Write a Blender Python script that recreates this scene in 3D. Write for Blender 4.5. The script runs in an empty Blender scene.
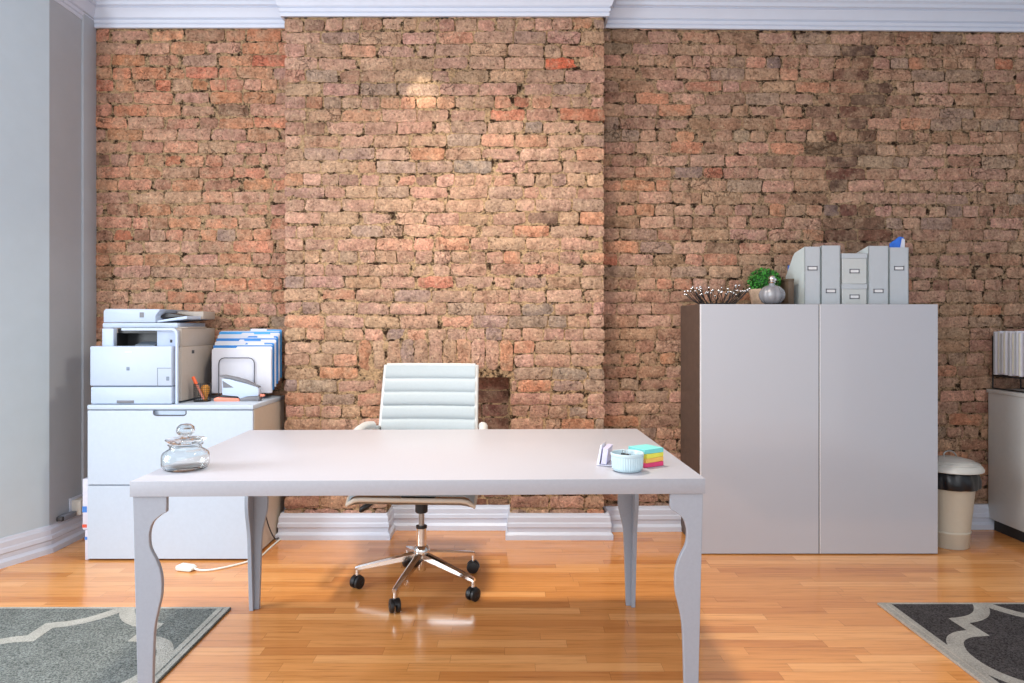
import bpy, bmesh, math, random
from mathutils import Vector, Matrix, noise as mnoise

random.seed(7)
scene = bpy.context.scene
COL = scene.collection
R = math.radians

# ----------------------------------------------------------------------------- materials
def lin(c):
    out = []
    for v in c:
        v = v / 255.0
        out.append(v / 12.92 if v <= 0.04045 else ((v + 0.055) / 1.055) ** 2.4)
    return tuple(out)

class NT:
    """small helper over a node tree"""
    def __init__(self, name):
        self.m = bpy.data.materials.new(name)
        self.m.use_nodes = True
        self.t = self.m.node_tree
        self.b = self.t.nodes['Principled BSDF']
    def n(self, kind, **kw):
        nd = self.t.nodes.new(kind)
        for k, v in kw.items():
            setattr(nd, k, v)
        return nd
    def l(self, a, b):
        self.t.links.new(a, b)
    def val(self, sock, v):
        if hasattr(v, 'links') or isinstance(v, bpy.types.NodeSocket):
            self.l(v, sock)
        else:
            sock.default_value = v
    def math(self, op, a, b=0.0, c=None):
        nd = self.n('ShaderNodeMath', operation=op)
        self.val(nd.inputs[0], a)
        self.val(nd.inputs[1], b)
        if c is not None:
            self.val(nd.inputs[2], c)
        return nd.outputs[0]
    def mix(self, f, a, b, blend='MIX'):
        nd = self.n('ShaderNodeMix', data_type='RGBA', blend_type=blend)
        self.val(nd.inputs[0], f)
        self.val(nd.inputs[6], a if not isinstance(a, tuple) else (*a[:3], 1))
        self.val(nd.inputs[7], b if not isinstance(b, tuple) else (*b[:3], 1))
        return nd.outputs[2]
    def noise(self, scale, detail=3, rough=.55, vec=None, dims='3D'):
        nd = self.n('ShaderNodeTexNoise', noise_dimensions=dims)
        nd.inputs['Scale'].default_value = scale
        nd.inputs['Detail'].default_value = detail
        nd.inputs['Roughness'].default_value = rough
        if vec is not None:
            self.l(vec, nd.inputs['Vector'])
        return nd.outputs[0]
    def ramp(self, f, stops):
        nd = self.n('ShaderNodeValToRGB')
        e = nd.color_ramp.elements
        while len(e) < len(stops):
            e.new(0.5)
        for i, (p, c) in enumerate(stops):
            e[i].position = p
            e[i].color = (*c[:3], 1) if isinstance(c, tuple) else (c, c, c, 1)
        self.l(f, nd.inputs[0])
        return nd.outputs[0]
    def coords(self):
        return self.n('ShaderNodeNewGeometry').outputs['Position']
    def bump(self, h, strength=.3, dist=.01):
        nd = self.n('ShaderNodeBump')
        nd.inputs['Strength'].default_value = strength
        nd.inputs['Distance'].default_value = dist
        self.l(h, nd.inputs['Height'])
        self.l(nd.outputs[0], self.b.inputs['Normal'])

def mat(name, rgb, rough=.5, metal=0.0, amt=.05, scale=40, bump=0.0, coat=0.0, spec=.5, trans=0.0, alpha=1.0):
    k = NT(name)
    c = lin(rgb)
    tc = k.n('ShaderNodeTexCoord').outputs['Object']
    nz = k.noise(scale, 3, .6, tc)
    lo = tuple(v * (1 - amt) for v in c)
    hi = tuple(min(1, v * (1 + amt)) for v in c)
    k.l(k.ramp(nz, [(.3, lo), (.7, hi)]), k.b.inputs['Base Color'])
    k.b.inputs['Roughness'].default_value = rough
    k.b.inputs['Metallic'].default_value = metal
    k.b.inputs['Coat Weight'].default_value = coat
    k.b.inputs['Coat Roughness'].default_value = .06
    k.b.inputs['Specular IOR Level'].default_value = spec
    k.b.inputs['Transmission Weight'].default_value = trans
    k.b.inputs['Alpha'].default_value = alpha
    if bump:
        k.bump(nz, bump, .004)
    return k.m

M_ = {}
def mk(key, *a, **kw):
    M_[key] = mat(key, *a, **kw)
mk('desk_grey', (180, 180, 188), .38, amt=.025, scale=150)
mk('desk_edge_shade', (160, 163, 172), .42, amt=.03, scale=120)  # desk grey darkened: shade on the front edge put into the colour
mk('desk_leg_grey', (153, 160, 172), .42, amt=.03, scale=120)
mk('cabinet_white', (188, 202, 218), .4, amt=.02, scale=60)
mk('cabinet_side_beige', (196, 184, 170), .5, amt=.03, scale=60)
mk('dark_gap', (38, 34, 33), .7)
mk('door_gloss_grey', (178, 180, 188), .14, amt=.012, scale=220, coat=.4)
mk('door_edge', (220, 220, 224), .35)
mk('black_brown_wood', (84, 68, 60), .55, amt=.15, scale=25)
mk('right_cabinet_white', (206, 208, 206), .4, amt=.02)
mk('printer_white', (184, 199, 220), .45, amt=.015)
mk('printer_blue_grey', (168, 182, 206), .45, amt=.02)
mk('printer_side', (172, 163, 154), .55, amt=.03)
mk('printer_dark', (34, 34, 38), .4)
mk('printer_line', (118, 132, 150), .5)
mk('leather_cream', (164, 174, 179), .42, amt=.02, scale=90, bump=.15)
mk('leather_trim', (200, 201, 200), .4)
mk('leather_under', (216, 206, 192), .5)
mk('chrome', (225, 222, 218), .12, metal=1.0, amt=.01)
mk('steel', (170, 168, 166), .3, metal=1.0, amt=.03)
mk('silver', (235, 235, 235), .15, metal=1.0, amt=.01)
mk('black_plastic', (26, 26, 28), .4)
mk('black_wire', (40, 38, 38), .4, metal=.3)
mk('grey_wire', (96, 98, 106), .35, metal=.6)
mk('rubber_grey', (70, 70, 74), .6)
mk('paper_white', (210, 212, 222), .75, amt=.02)
mk('paper_cream', (226, 226, 214), .75, amt=.02)
mk('folder_blue', (40, 128, 205), .5, amt=.06)
mk('folder_blue_light', (70, 160, 225), .5, amt=.06)
mk('file_grey', (182, 188, 194), .6, amt=.02)
mk('file_side', (204, 216, 218), .6, amt=.02)
mk('label_metal', (112, 113, 120), .5)
mk('label_paper', (222, 222, 224), .6)
mk('box_grey', (190, 194, 194), .6, amt=.02)
mk('blue_document', (48, 112, 214), .5, amt=.2, scale=30)
mk('pot_stone', (204, 176, 152), .8, amt=.25, scale=40, bump=.4)
mk('soil', (52, 40, 30), .9, amt=.2)
mk('leaf_green', (58, 142, 44), .55, amt=.35, scale=60)
mk('leaf_dark', (24, 82, 24), .6, amt=.3, scale=60)
mk('dark_box', (96, 80, 66), .6, amt=.15)
mk('bin_cream', (196, 190, 174), .4, amt=.02)
mk('bin_lid', (196, 194, 188), .38, amt=.02)
mk('bag_black', (22, 22, 26), .32, amt=.1, scale=60, bump=.4)
mk('ceramic_blue', (190, 212, 220), .25, amt=.01, coat=.3)
mk('note_teal', (120, 206, 202), .7, amt=.03)
mk('note_yellow', (232, 222, 84), .7, amt=.03)
mk('note_orange', (240, 186, 92), .7, amt=.03)
mk('note_pink', (222, 66, 116), .7, amt=.03)
mk('card_lavender', (206, 202, 230), .5)
mk('acrylic_white', (226, 226, 238), .25, coat=.3)
mk('orange_plastic', (236, 98, 48), .4)
mk('amber_plastic', (214, 146, 52), .4)
mk('coral_plastic', (232, 140, 116), .45)
mk('stapler_grey', (112, 112, 118), .45)
mk('adapter_beige', (206, 200, 190), .5)
mk('strip_grey', (126, 130, 140), .5)
mk('cable_white', (232, 236, 230), .45)
mk('cable_dark', (60, 58, 60), .5)
mk('pack_white', (212, 212, 226), .6)
mk('pack_blue', (70, 130, 210), .6)
mk('pack_red', (214, 84, 60), .6)
mk('magenta_paper', (150, 40, 100), .6)
mk('trim_white', (204, 211, 226), .4, amt=.015, scale=12)
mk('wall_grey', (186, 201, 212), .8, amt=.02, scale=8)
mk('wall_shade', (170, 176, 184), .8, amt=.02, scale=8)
mk('ceiling_white', (224, 226, 232), .8, amt=.01)

def glass(name, rgb=(245, 248, 248), rough=0.0, ior=1.45):
    k = NT(name)
    nz = k.noise(6, 2, .5, k.n('ShaderNodeTexCoord').outputs['Object'])
    c = lin(rgb)
    k.l(k.ramp(nz, [(.3, tuple(v * .98 for v in c)), (.7, c)]), k.b.inputs['Base Color'])
    k.b.inputs['Roughness'].default_value = rough
    k.b.inputs['Transmission Weight'].default_value = 1.0
    k.b.inputs['IOR'].default_value = ior
    return k.m
M_['clear_glass'] = glass('clear_glass', ior=1.3)
mk('smoky_glass', (190, 192, 200), .10, trans=.6, coat=.6)

def floor_material():
    k = NT('honey_strip_floor')
    pos = k.coords()
    sep = k.n('ShaderNodeSeparateXYZ'); k.l(pos, sep.inputs[0])
    X, Y = sep.outputs[0], sep.outputs[1]
    W = .058
    rowf = k.math('DIVIDE', Y, W)
    row = k.math('FLOOR', rowf)
    wn = k.n('ShaderNodeTexWhiteNoise', noise_dimensions='1D'); k.l(row, wn.inputs['W'])
    off = k.math('MULTIPLY', wn.outputs[0], 7.3)
    wn2 = k.n('ShaderNodeTexWhiteNoise', noise_dimensions='1D'); k.l(k.math('ADD', row, 51.7), wn2.inputs['W'])
    length = k.math('MULTIPLY_ADD', wn2.outputs[0], .45, .42)
    xs = k.math('DIVIDE', k.math('ADD', k.math('ADD', X, 20), off), length)
    idx = k.math('FLOOR', xs)
    cmb = k.n('ShaderNodeCombineXYZ'); k.l(row, cmb.inputs[0]); k.l(idx, cmb.inputs[1])
    wn3 = k.n('ShaderNodeTexWhiteNoise', noise_dimensions='2D'); k.l(cmb.outputs[0], wn3.inputs['Vector'])
    rnd = wn3.outputs[0]
    base = k.ramp(rnd, [(0, lin((196, 126, 66))), (.3, lin((212, 144, 80))), (.75, lin((221, 154, 89))), (1, lin((233, 171, 108)))])
    # grain stretched along the boards, shifted per board
    mp = k.n('ShaderNodeCombineXYZ')
    k.l(k.math('MULTIPLY_ADD', rnd, 13.0, k.math('MULTIPLY', X, 2.2)), mp.inputs[0])
    k.l(k.math('MULTIPLY', Y, 42.0), mp.inputs[1])
    k.l(k.math('MULTIPLY', rnd, 31.0), mp.inputs[2])
    g = k.noise(1.6, 5, .65, mp.outputs[0])
    grain = k.ramp(g, [(.25, (.62, .53, .44)), (.46, (.97, .95, .92)), (.8, (1.12, 1.15, 1.18))])
    c = k.mix(1.0, base, grain, 'MULTIPLY')
    # dark knots and streaks
    kn = k.ramp(k.noise(3.1, 2, .5, mp.outputs[0]), [(.70, 0.0), (.78, 1.0)])
    c = k.mix(k.math('MULTIPLY', kn, .35), c, lin((140, 76, 30)))
    # joints
    fy = k.math('FRACT', rowf)
    gy = k.math('LESS_THAN', k.math('ABSOLUTE', k.math('SUBTRACT', fy, .5)), .484)
    fx = k.math('FRACT', xs)
    gx = k.math('LESS_THAN', k.math('ABSOLUTE', k.math('SUBTRACT', fx, .5)), .4983)
    solid = k.math('MULTIPLY', gy, gx)
    c = k.mix(k.math('MULTIPLY', k.math('SUBTRACT', 1.0, solid), .38), c, lin((104, 56, 24)))
    k.l(c, k.b.inputs['Base Color'])
    k.b.inputs['Roughness'].default_value = .2
    k.b.inputs['Coat Weight'].default_value = .25
    k.b.inputs['Coat Roughness'].default_value = .07
    k.b.inputs['Specular IOR Level'].default_value = .45
    k.bump(k.math('ADD', solid, k.math('MULTIPLY', g, .25)), .12, .002)
    return k.m
M_['floor'] = floor_material()

def grit(k, pos, c):
    """fine pits, dark cracks and cream lime flecks"""
    n3 = k.noise(75, 4, .75, pos)
    c = k.mix(1.0, c, k.ramp(n3, [(.32, (.30, .26, .24)), (.44, (.93, .92, .91)), (.56, (1.08, 1.08, 1.08)), (.68, (1.55, 1.55, 1.55))]), 'MULTIPLY')
    n4 = k.noise(38, 5, .8, pos)
    c = k.mix(k.math('MULTIPLY', k.ramp(n4, [(.60, 0.0), (.68, 1.0)]), .62), c, lin((222, 198, 164)))
    n5 = k.n('ShaderNodeTexVoronoi', feature='DISTANCE_TO_EDGE'); n5.inputs['Scale'].default_value = 9.0
    wp = k.n('ShaderNodeVectorMath', operation='ADD')
    nn = k.n('ShaderNodeTexNoise'); nn.inputs['Scale'].default_value = 14; nn.inputs['Detail'].default_value = 4
    k.l(pos, nn.inputs['Vector'])
    sc = k.n('ShaderNodeVectorMath', operation='SCALE'); sc.inputs['Scale'].default_value = .16
    k.l(nn.outputs['Color'], sc.inputs[0]); k.l(pos, wp.inputs[0]); k.l(sc.outputs[0], wp.inputs[1])
    k.l(wp.outputs[0], n5.inputs['Vector'])
    crack = k.math('MULTIPLY', k.ramp(n5.outputs['Distance'], [(.0, 1.0), (.025, 0.0)]), k.ramp(k.noise(5, 2, .5, pos), [(.55, 0.0), (.64, 1.0)]))
    c = k.mix(k.math('MULTIPLY', crack, .6), c, lin((62, 44, 32)))
    return c, n3, crack
def brick_material():
    k = NT('old_brick')
    pos = k.coords()
    at = k.n('ShaderNodeAttribute'); at.attribute_name = 'tint'
    c = at.outputs['Color']
    n1 = k.noise(20, 4, .65, pos)
    c = k.mix(1.0, c, k.ramp(n1, [(.30, (.58, .54, .51)), (.5, (1, 1, 1)), (.70, (1.28, 1.26, 1.25))]), 'MULTIPLY')
    n2 = k.noise(13, 6, .7, pos)
    c = k.mix(k.math('MULTIPLY', k.ramp(n2, [(.46, 0.0), (.62, 1.0)]), .5), c, lin((184, 155, 128)))
    c, n3, crack = grit(k, pos, c)
    k.l(c, k.b.inputs['Base Color'])
    k.b.inputs['Roughness'].default_value = .9
    k.b.inputs['Specular IOR Level'].default_value = .25
    k.bump(k.math('SUBTRACT', k.math('ADD', n3, k.math('MULTIPLY', n1, 1.2)), crack), .8, .014)
    return k.m
def mortar_material(name, tone, dark):
    k = NT(name)
    pos = k.coords()
    n1 = k.noise(24, 6, .75, pos)
    c = k.ramp(n1, [(.40, lin(dark)), (.45, lin(tuple(v * .62 for v in tone))), (.51, lin(tone)), (.75, lin(tuple(min(255, v * 1.13) for v in tone)))])
    c, n3, crack = grit(k, pos, c)
    k.l(c, k.b.inputs['Base Color'])
    k.b.inputs['Roughness'].default_value = .95
    k.b.inputs['Specular IOR Level'].default_value = .15
    k.bump(k.math('ADD', k.math('MULTIPLY', n1, 2.0), n3), .9, .02)
    return k.m
M_['brick'] = brick_material()
M_['mortar_tan'] = mortar_material('mortar_tan', (190, 158, 122), (58, 40, 28))
M_['mortar_brown'] = mortar_material('mortar_brown', (174, 144, 114), (52, 36, 26))
M_['mortar_dark'] = mortar_material('mortar_dark', (140, 118, 96), (80, 62, 50))

def pile(name, dark, light):
    k = NT(name)
    tc = k.n('ShaderNodeTexCoord').outputs['Object']
    n = k.noise(170, 3, .8, tc)
    n2 = k.noise(9, 3, .6, tc)
    c = k.ramp(n, [(.34, lin(dark)), (.66, lin(light))])
    c = k.mix(1.0, c, k.ramp(n2, [(.3, (.85, .85, .85)), (.7, (1.12, 1.12, 1.12))]), 'MULTIPLY')
    k.l(c, k.b.inputs['Base Color'])
    k.b.inputs['Roughness'].default_value = 1.0
    k.b.inputs['Specular IOR Level'].default_value = .1
    k.b.inputs['Sheen Weight'].default_value = .0
    k.bump(n, .8, .01)
    return k.m
M_['pile_charcoal'] = pile('pile_charcoal', (22, 20, 22), (100, 96, 97))
M_['pile_charcoal_lit'] = pile('pile_charcoal_lit', (58, 64, 64), (158, 164, 160))  # charcoal pile with grazing light from the left mixed into its colour
M_['pile_pale'] = pile('pile_pale', (150, 148, 142), (190, 187, 180))
M_['pile_edge'] = pile('pile_edge', (176, 168, 158), (206, 200, 192))
M_['pile_pale_lit'] = pile('pile_pale_lit', (160, 160, 152), (200, 199, 192))  # pale pile lightened likewise, grazing light painted in

# ----------------------------------------------------------------------------- geometry builder
MAT = {}                                  # object -> its world matrix as built
class B:
    def __init__(self):
        self.bm = bmesh.new()
    def _join(self, t, mi=0, mtx=None):
        if mtx is not None:
            t.transform(mtx)
        for f in t.faces:
            f.material_index = mi
        me = bpy.data.meshes.new('tmp'); t.to_mesh(me); t.free()
        self.bm.from_mesh(me); bpy.data.meshes.remove(me)
        return self
    def box(self, lo, hi, bev=0.0, seg=2, mi=0, mtx=None):
        t = bmesh.new()
        bmesh.ops.create_cube(t, size=1)
        for v in t.verts:
            v.co = Vector([lo[i] if v.co[i] < 0 else hi[i] for i in range(3)])
        if bev:
            bmesh.ops.bevel(t, geom=t.edges[:], offset=bev, segments=seg, affect='EDGES', profile=.5)
        return self._join(t, mi, mtx)
    def prism(self, pts, axis, a0, a1, bev=0.0, seg=2, mi=0, mtx=None):
        t = bmesh.new()
        def P(p, a):
            return {'x': (a, p[0], p[1]), 'y': (p[0], a, p[1]), 'z': (p[0], p[1], a)}[axis]
        va = [t.verts.new(P(p, a0)) for p in pts]
        vb = [t.verts.new(P(p, a1)) for p in pts]
        n = len(pts)
        t.faces.new(va); t.faces.new(vb[::-1])
        for i in range(n):
            j = (i + 1) % n
            t.faces.new((va[j], va[i], vb[i], vb[j]))
        bmesh.ops.recalc_face_normals(t, faces=t.faces[:])
        if bev:
            bmesh.ops.bevel(t, geom=t.edges[:], offset=bev, segments=seg, affect='EDGES', profile=.5)
        return self._join(t, mi, mtx)
    def lathe(self, prof, c=(0, 0, 0), n=32, mi=0, mtx=None, ripple=None):
        t = bmesh.new()
        rings = []
        for r, z in prof:
            if r < 1e-6:
                rings.append([t.verts.new((c[0], c[1], c[2] + z))])
            else:
                ring = []
                for i in range(n):
                    a = 2 * math.pi * i / n
                    rr = r * (ripple(a, z) if ripple else 1.0)
                    ring.append(t.verts.new((c[0] + rr * math.cos(a), c[1] + rr * math.sin(a), c[2] + z)))
                rings.append(ring)
        for a, b in zip(rings, rings[1:]):
            for i in range(n):
                j = (i + 1) % n
                if len(a) == 1 and len(b) == 1:
                    continue
                if len(a) == 1:
                    t.faces.new((a[0], b[j], b[i]))
                elif len(b) == 1:
                    t.faces.new((a[i], a[j], b[0]))
                else:
                    t.faces.new((a[i], a[j], b[j], b[i]))
        bmesh.ops.recalc_face_normals(t, faces=t.faces[:])
        return self._join(t, mi, mtx)
    def tube(self, pts, r, n=8, mi=0, closed=False, mtx=None):
        t = bmesh.new()
        pts = [Vector(p) for p in pts]
        m = len(pts)
        rs = r if isinstance(r, (list, tuple)) else [r] * m
        rings = []
        up = None
        for i, p in enumerate(pts):
            if closed:
                d = pts[(i + 1) % m] - pts[i - 1]
            else:
                d = pts[min(i + 1, m - 1)] - pts[max(i - 1, 0)]
            d.normalize()
            if up is None:
                up = d.orthogonal().normalized()
            up = (up - d * up.dot(d))
            if up.length < 1e-5:
                up = d.orthogonal()
            up.normalize()
            s = d.cross(up)
            rings.append([t.verts.new(p + rs[i] * (math.cos(2 * math.pi * k / n) * up + math.sin(2 * math.pi * k / n) * s)) for k in range(n)])
        pairs = list(zip(rings, rings[1:])) + ([(rings[-1], rings[0])] if closed else [])
        for a, b in pairs:
            for k in range(n):
                j = (k + 1) % n
                t.faces.new((a[k], a[j], b[j], b[k]))
        if not closed:
            t.faces.new(rings[0][::-1]); t.faces.new(rings[-1])
        bmesh.ops.recalc_face_normals(t, faces=t.faces[:])
        return self._join(t, mi, mtx)
    def ball(self, c, r, sc=(1, 1, 1), u=16, v=10, mi=0):
        t = bmesh.new()
        bmesh.ops.create_uvsphere(t, u_segments=u, v_segments=v, radius=r)
        for w in t.verts:
            w.co = Vector((c[0] + w.co.x * sc[0], c[1] + w.co.y * sc[1], c[2] + w.co.z * sc[2]))
        return self._join(t, mi)
    def grid(self, f, nu, nv, mi=0, thick=None):
        t = bmesh.new()
        vs = [[t.verts.new(f(i / nu, j / nv)) for j in range(nv + 1)] for i in range(nu + 1)]
        for i in range(nu):
            for j in range(nv):
                t.faces.new((vs[i][j], vs[i + 1][j], vs[i + 1][j + 1], vs[i][j + 1]))
        if thick:
            bmesh.ops.solidify(t, geom=t.faces[:], thickness=thick)
        bmesh.ops.recalc_face_normals(t, faces=t.faces[:])
        return self._join(t, mi)
    def build(self, name, mats, parent=None, local=False, angle=38, label=None):
        if not isinstance(mats, (list, tuple)):
            mats = [mats]
        me = bpy.data.meshes.new(name)
        if parent is not None and not local:
            self.bm.transform(MAT[parent].inverted())
        for f in self.bm.faces:
            f.smooth = True
        self.bm.to_mesh(me); self.bm.free()
        for m in mats:
            me.materials.append(M_[m] if isinstance(m, str) else m)
        me.set_sharp_from_angle(angle=R(angle))
        o = bpy.data.objects.new(name, me)
        COL.objects.link(o)
        if parent is not None:
            o.parent = parent
            MAT[o] = MAT[parent]
        else:
            MAT[o] = Matrix.Identity(4)
        if label:
            o['label'] = label
        return o

def thing(name, label, cat, loc=(0, 0, 0), rotz=0.0, group=None):
    o = bpy.data.objects.new(name, None)
    o.empty_display_size = .05
    COL.objects.link(o)
    o.location = loc
    o.rotation_euler = (0, 0, rotz)
    MAT[o] = Matrix.Translation(loc) @ Matrix.Rotation(rotz, 4, 'Z')
    return tag(o, label, cat, group)
def tag(o, label, cat, group=None):
    o['label'] = label; o['category'] = cat
    if group:
        o['group'] = group
    return o
def struct(o):
    o['kind'] = 'structure'
    return o
def recentre(o, base):
    """move a top-level mesh's origin to its base"""
    b = Vector(base)
    o.data.transform(Matrix.Translation(-b)); o.location = b
    MAT[o] = Matrix.Translation(b)
    return o
def dup(root, loc, label, group=None, rotz=None):
    r = root.copy(); COL.objects.link(r); r.location = loc
    if rotz is not None:
        r.rotation_euler = (0, 0, rotz)
    r['label'] = label
    if group: r['group'] = group
    for ch in list(root.children):
        c = ch.copy(); COL.objects.link(c); c.parent = r
        for g in list(ch.children):
            d = g.copy(); COL.objects.link(d); d.parent = c
    return r
def arc(cx, cy, r, a0, a1, n):
    return [(cx + r * math.cos(R(a0 + (a1 - a0) * i / n)), cy + r * math.sin(R(a0 + (a1 - a0) * i / n))) for i in range(n + 1)]
def catmull(pts, per=6):
    out = []
    P = [pts[0]] + list(pts) + [pts[-1]]
    for i in range(1, len(P) - 2):
        for s in range(per):
            t = s / per
            a, b, c, d = P[i - 1], P[i], P[i + 1], P[i + 2]
            out.append(tuple(.5 * (2 * b[k] + (c[k] - a[k]) * t + (2 * a[k] - 5 * b[k] + 4 * c[k] - d[k]) * t * t + (3 * b[k] - a[k] - 3 * c[k] + d[k]) * t ** 3) for k in range(len(b))))
    out.append(tuple(pts[-1]))
    return out

# ----------------------------------------------------------------------------- room shell
YW = 3.92          # old brick wall
YC = 3.775         # chimney breast face
XL = -2.35         # left wall
ZC = 3.03          # ceiling
CX0, CX1 = -1.225, .517        # chimney breast
FX0, FX1, FZ = -.67, .0, .875  # bricked-up fireplace

struct(B().box((-3.6, -1.2, -.06), (3.4, 4.3, 0)).build('floor', 'floor'))
struct(B().box((-3.6, -1.2, ZC), (3.4, 4.3, ZC + .06)).build('ceiling', 'ceiling_white'))

PAL = {
    'pink': (182, 142, 124), 'tan': (176, 142, 118), 'orange': (190, 130, 98), 'red': (184, 106, 80), 'brown': (154, 118, 96),
    'grey': (150, 130, 116), 'slate': (134, 122, 114), 'dark': (118, 92, 76), 'maroon': (128, 84, 70), 'salmon': (196, 142, 114),
}
def pick(weights):
    ks = list(weights)
    c = PAL[random.choices(ks, [weights[k] for k in ks])[0]]
    tot = sum(weights.values())
    avg = [sum(weights[k] * PAL[k][i] for k in ks) / tot for i in range(3)]
    c = tuple(.62 * a + .38 * b for a, b in zip(c, avg))
    f = random.uniform(.94, 1.07)
    return lin(tuple(min(255, max(0, v * f + random.uniform(-3, 3))) for v in c))
W_LEFT = {'pink': 5, 'orange': 5, 'salmon': 4, 'red': 1.0, 'tan': 2, 'brown': 1.6, 'grey': .6, 'dark': .4, 'slate': .2}
W_MID = {'pink': 8, 'tan': 7, 'salmon': 1.8, 'orange': 1.3, 'brown': 2, 'grey': 2.4, 'slate': .7, 'dark': .25, 'red': .12}
W_RIGHT = {'pink': 5, 'tan': 4, 'orange': 2, 'brown': 5.5, 'grey': 2.2, 'maroon': .35, 'dark': .5, 'salmon': .7, 'red': .2, 'slate': .4}
W_DARK = {'dark': 5, 'maroon': 3, 'brown': 3, 'slate': 1}
W_FIRE = {'maroon': 6, 'dark': 4, 'slate': .6}

class BrickWall:
    """bricks as displaced, rounded lumps; local frame: u along wall, v up, w out of the wall"""
    def __init__(self):
        self.v, self.f, self.c, self.mi = [], [], [], []
    def raw(self, vs, fs, col, mi):
        b = len(self.v)
        self.v += vs; self.c += [col] * len(vs)
        self.f += [tuple(b + i for i in f) for f in fs]; self.mi += [mi] * len(fs)
    def brick(self, fr, u0, u1, v0, v1, col, proud=.006, back=-.02, rough=1.0, seed=0.0):
        hu, hv = (u1 - u0) / 2, (v1 - v0) / 2
        cu, cv = (u0 + u1) / 2, (v0 + v1) / 2
        if hu < .008 or hv < .008:
            return
        nu = max(4, min(9, int(hu * 2 / .026))); nv = 4 if hv < .05 else 8
        pr = proud + random.uniform(-.003, .004) * rough
        tl = random.uniform(-.05, .05) * rough; tu = random.uniform(-.03, .03) * rough
        sk = random.uniform(-.004, .004) * rough
        corner = [random.uniform(.10, .5) * rough + .05 for _ in range(4)]
        vs, fs = [], []
        def jit(u, v, k):
            return mnoise.noise(Vector((u * 23 + seed, v * 23, k)))
        for i in range(nu + 1):
            for j in range(nv + 1):
                a, b = -1 + 2 * i / nu, -1 + 2 * j / nv
                # spread samples toward the rim
                a = math.copysign(abs(a) ** .8, a); b = math.copysign(abs(b) ** .8, b)
                q = corner[(1 if a > 0 else 0) + (2 if b > 0 else 0)]
                # rounded corner: shrink toward the centre as both coordinates near 1
                k = max(0, abs(a) - (1 - q * hv / hu)) / max(1e-4, q * hv / hu), max(0, abs(b) - (1 - q)) / q
                m = math.hypot(*k)
                du, dv = a * hu, b * hv
                if m > 1 and min(k) > 0:
                    s = 1 / m
                    du = math.copysign((1 - q * hv / hu) * hu + k[0] * s * q * hv, a)
                    dv = math.copysign((1 - q) * hv + k[1] * s * q * hv, b)
                uu, vv = cu + du, cv + dv + sk * a
                rim = max(abs(a), abs(b))
                e = .0075 * rough
                if rim > .99:
                    uu += e * jit(uu, vv, 1.3); vv += e * jit(uu, vv, 5.1)
                w = pr + du * tl * .5 + dv * tu + .006 * rough * jit(uu * 1.5, vv * 1.5, 9.7) - (.0045 if rim > .99 else 0)
                vs.append((uu, vv, w))
        idx = lambda i, j: i * (nv + 1) + j
        for i in range(nu):
            for j in range(nv):
                fs.append((idx(i, j), idx(i + 1, j), idx(i + 1, j + 1), idx(i, j + 1)))
        loop = [idx(i, 0) for i in range(nu + 1)] + [idx(nu, j) for j in range(1, nv + 1)] + [idx(i, nv) for i in range(nu - 1, -1, -1)] + [idx(0, j) for j in range(nv - 1, 0, -1)]
        s = len(vs)
        for q in loop:
            u, v, w = vs[q]
            vs.append((u, v, back))
        L = len(loop)
        for q in range(L):
            r = (q + 1) % L
            fs.append((loop[r], loop[q], s + q, s + r))
        O, U, N = fr
        self.raw([tuple(O + U * u + Vector((0, 0, v)) + N * w) for u, v, w in vs], fs, (*col, 1), 1)
    def slab(self, fr, u0, u1, v0, v1, w0, w1):
        O, U, N = fr
        pts = [O + U * u + Vector((0, 0, v)) + N * w for w in (w0, w1) for u, v in ((u0, v0), (u1, v0), (u1, v1), (u0, v1))]
        fs = [(4, 5, 6, 7), (0, 3, 2, 1), (0, 1, 5, 4), (1, 2, 6, 5), (2, 3, 7, 6), (3, 0, 4, 7)]
        self.raw([tuple(p) for p in pts], fs, (.3, .2, .1, 1), 0)
    def fill(self, fr, u0, u1, v0, v1, colour, holes=(), gap=.011, rough=1.0, course=.0705, header_every=6, row0=0, edge0=None, edge1=None, proud=.006, seed=0.0):
        rows = int(round((v1 - v0) / course))
        ch = (v1 - v0) / rows
        for r in range(rows):
            a, b = v0 + r * ch, v0 + (r + 1) * ch
            spans = [(u0, u1)]
            for h in holes:
                if b - .3 * ch > h[2] and a + .3 * ch < h[3]:
                    ns = []
                    for s in spans:
                        if h[1] <= s[0] or h[0] >= s[1]:
                            ns.append(s); continue
                        if h[0] > s[0]: ns.append((s[0], h[0]))
                        if h[1] < s[1]: ns.append((h[1], s[1]))
                    spans = ns
            head = (r + row0) % header_every == 2
            for s0, s1 in spans:
                u = s0
                first = True
                while u < s1 - 1e-4:
                    L = random.gauss(.104, .008) if head or random.random() < .16 else random.gauss(.199, .014)
                    if first and r % 2:
                        L *= random.uniform(.45, .62) if not head else 1
                    first = False
                    if s1 - (u + L) < .055:
                        L = s1 - u if s1 - u < .25 else (s1 - u) / 2
                    g = gap * random.uniform(.4, 1.25) * .5
                    wob = .008 * rough * mnoise.noise(Vector((u * 1.7 + seed, r * .9, 3.3)))
                    gv = gap * random.uniform(.35, 1.1) * .5
                    ea = 0 if (abs(u - s0) < 1e-6 and edge0 is not None and abs(s0 - u0) < 1e-6) else g
                    back = -.02
                    if edge0 is not None and abs(s0 - u0) < 1e-6 and abs(u - s0) < 1e-6: back = -edge0
                    if edge1 is not None and abs(s1 - u1) < 1e-6 and u + L > s1 - 1e-4: back = -edge1
                    self.brick(fr, u + ea, u + L - g, a + gv + wob, b - gv + wob, colour(u + L / 2, (a + b) / 2), proud, back, rough, seed + r * 3.1)
                    u += L
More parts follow.
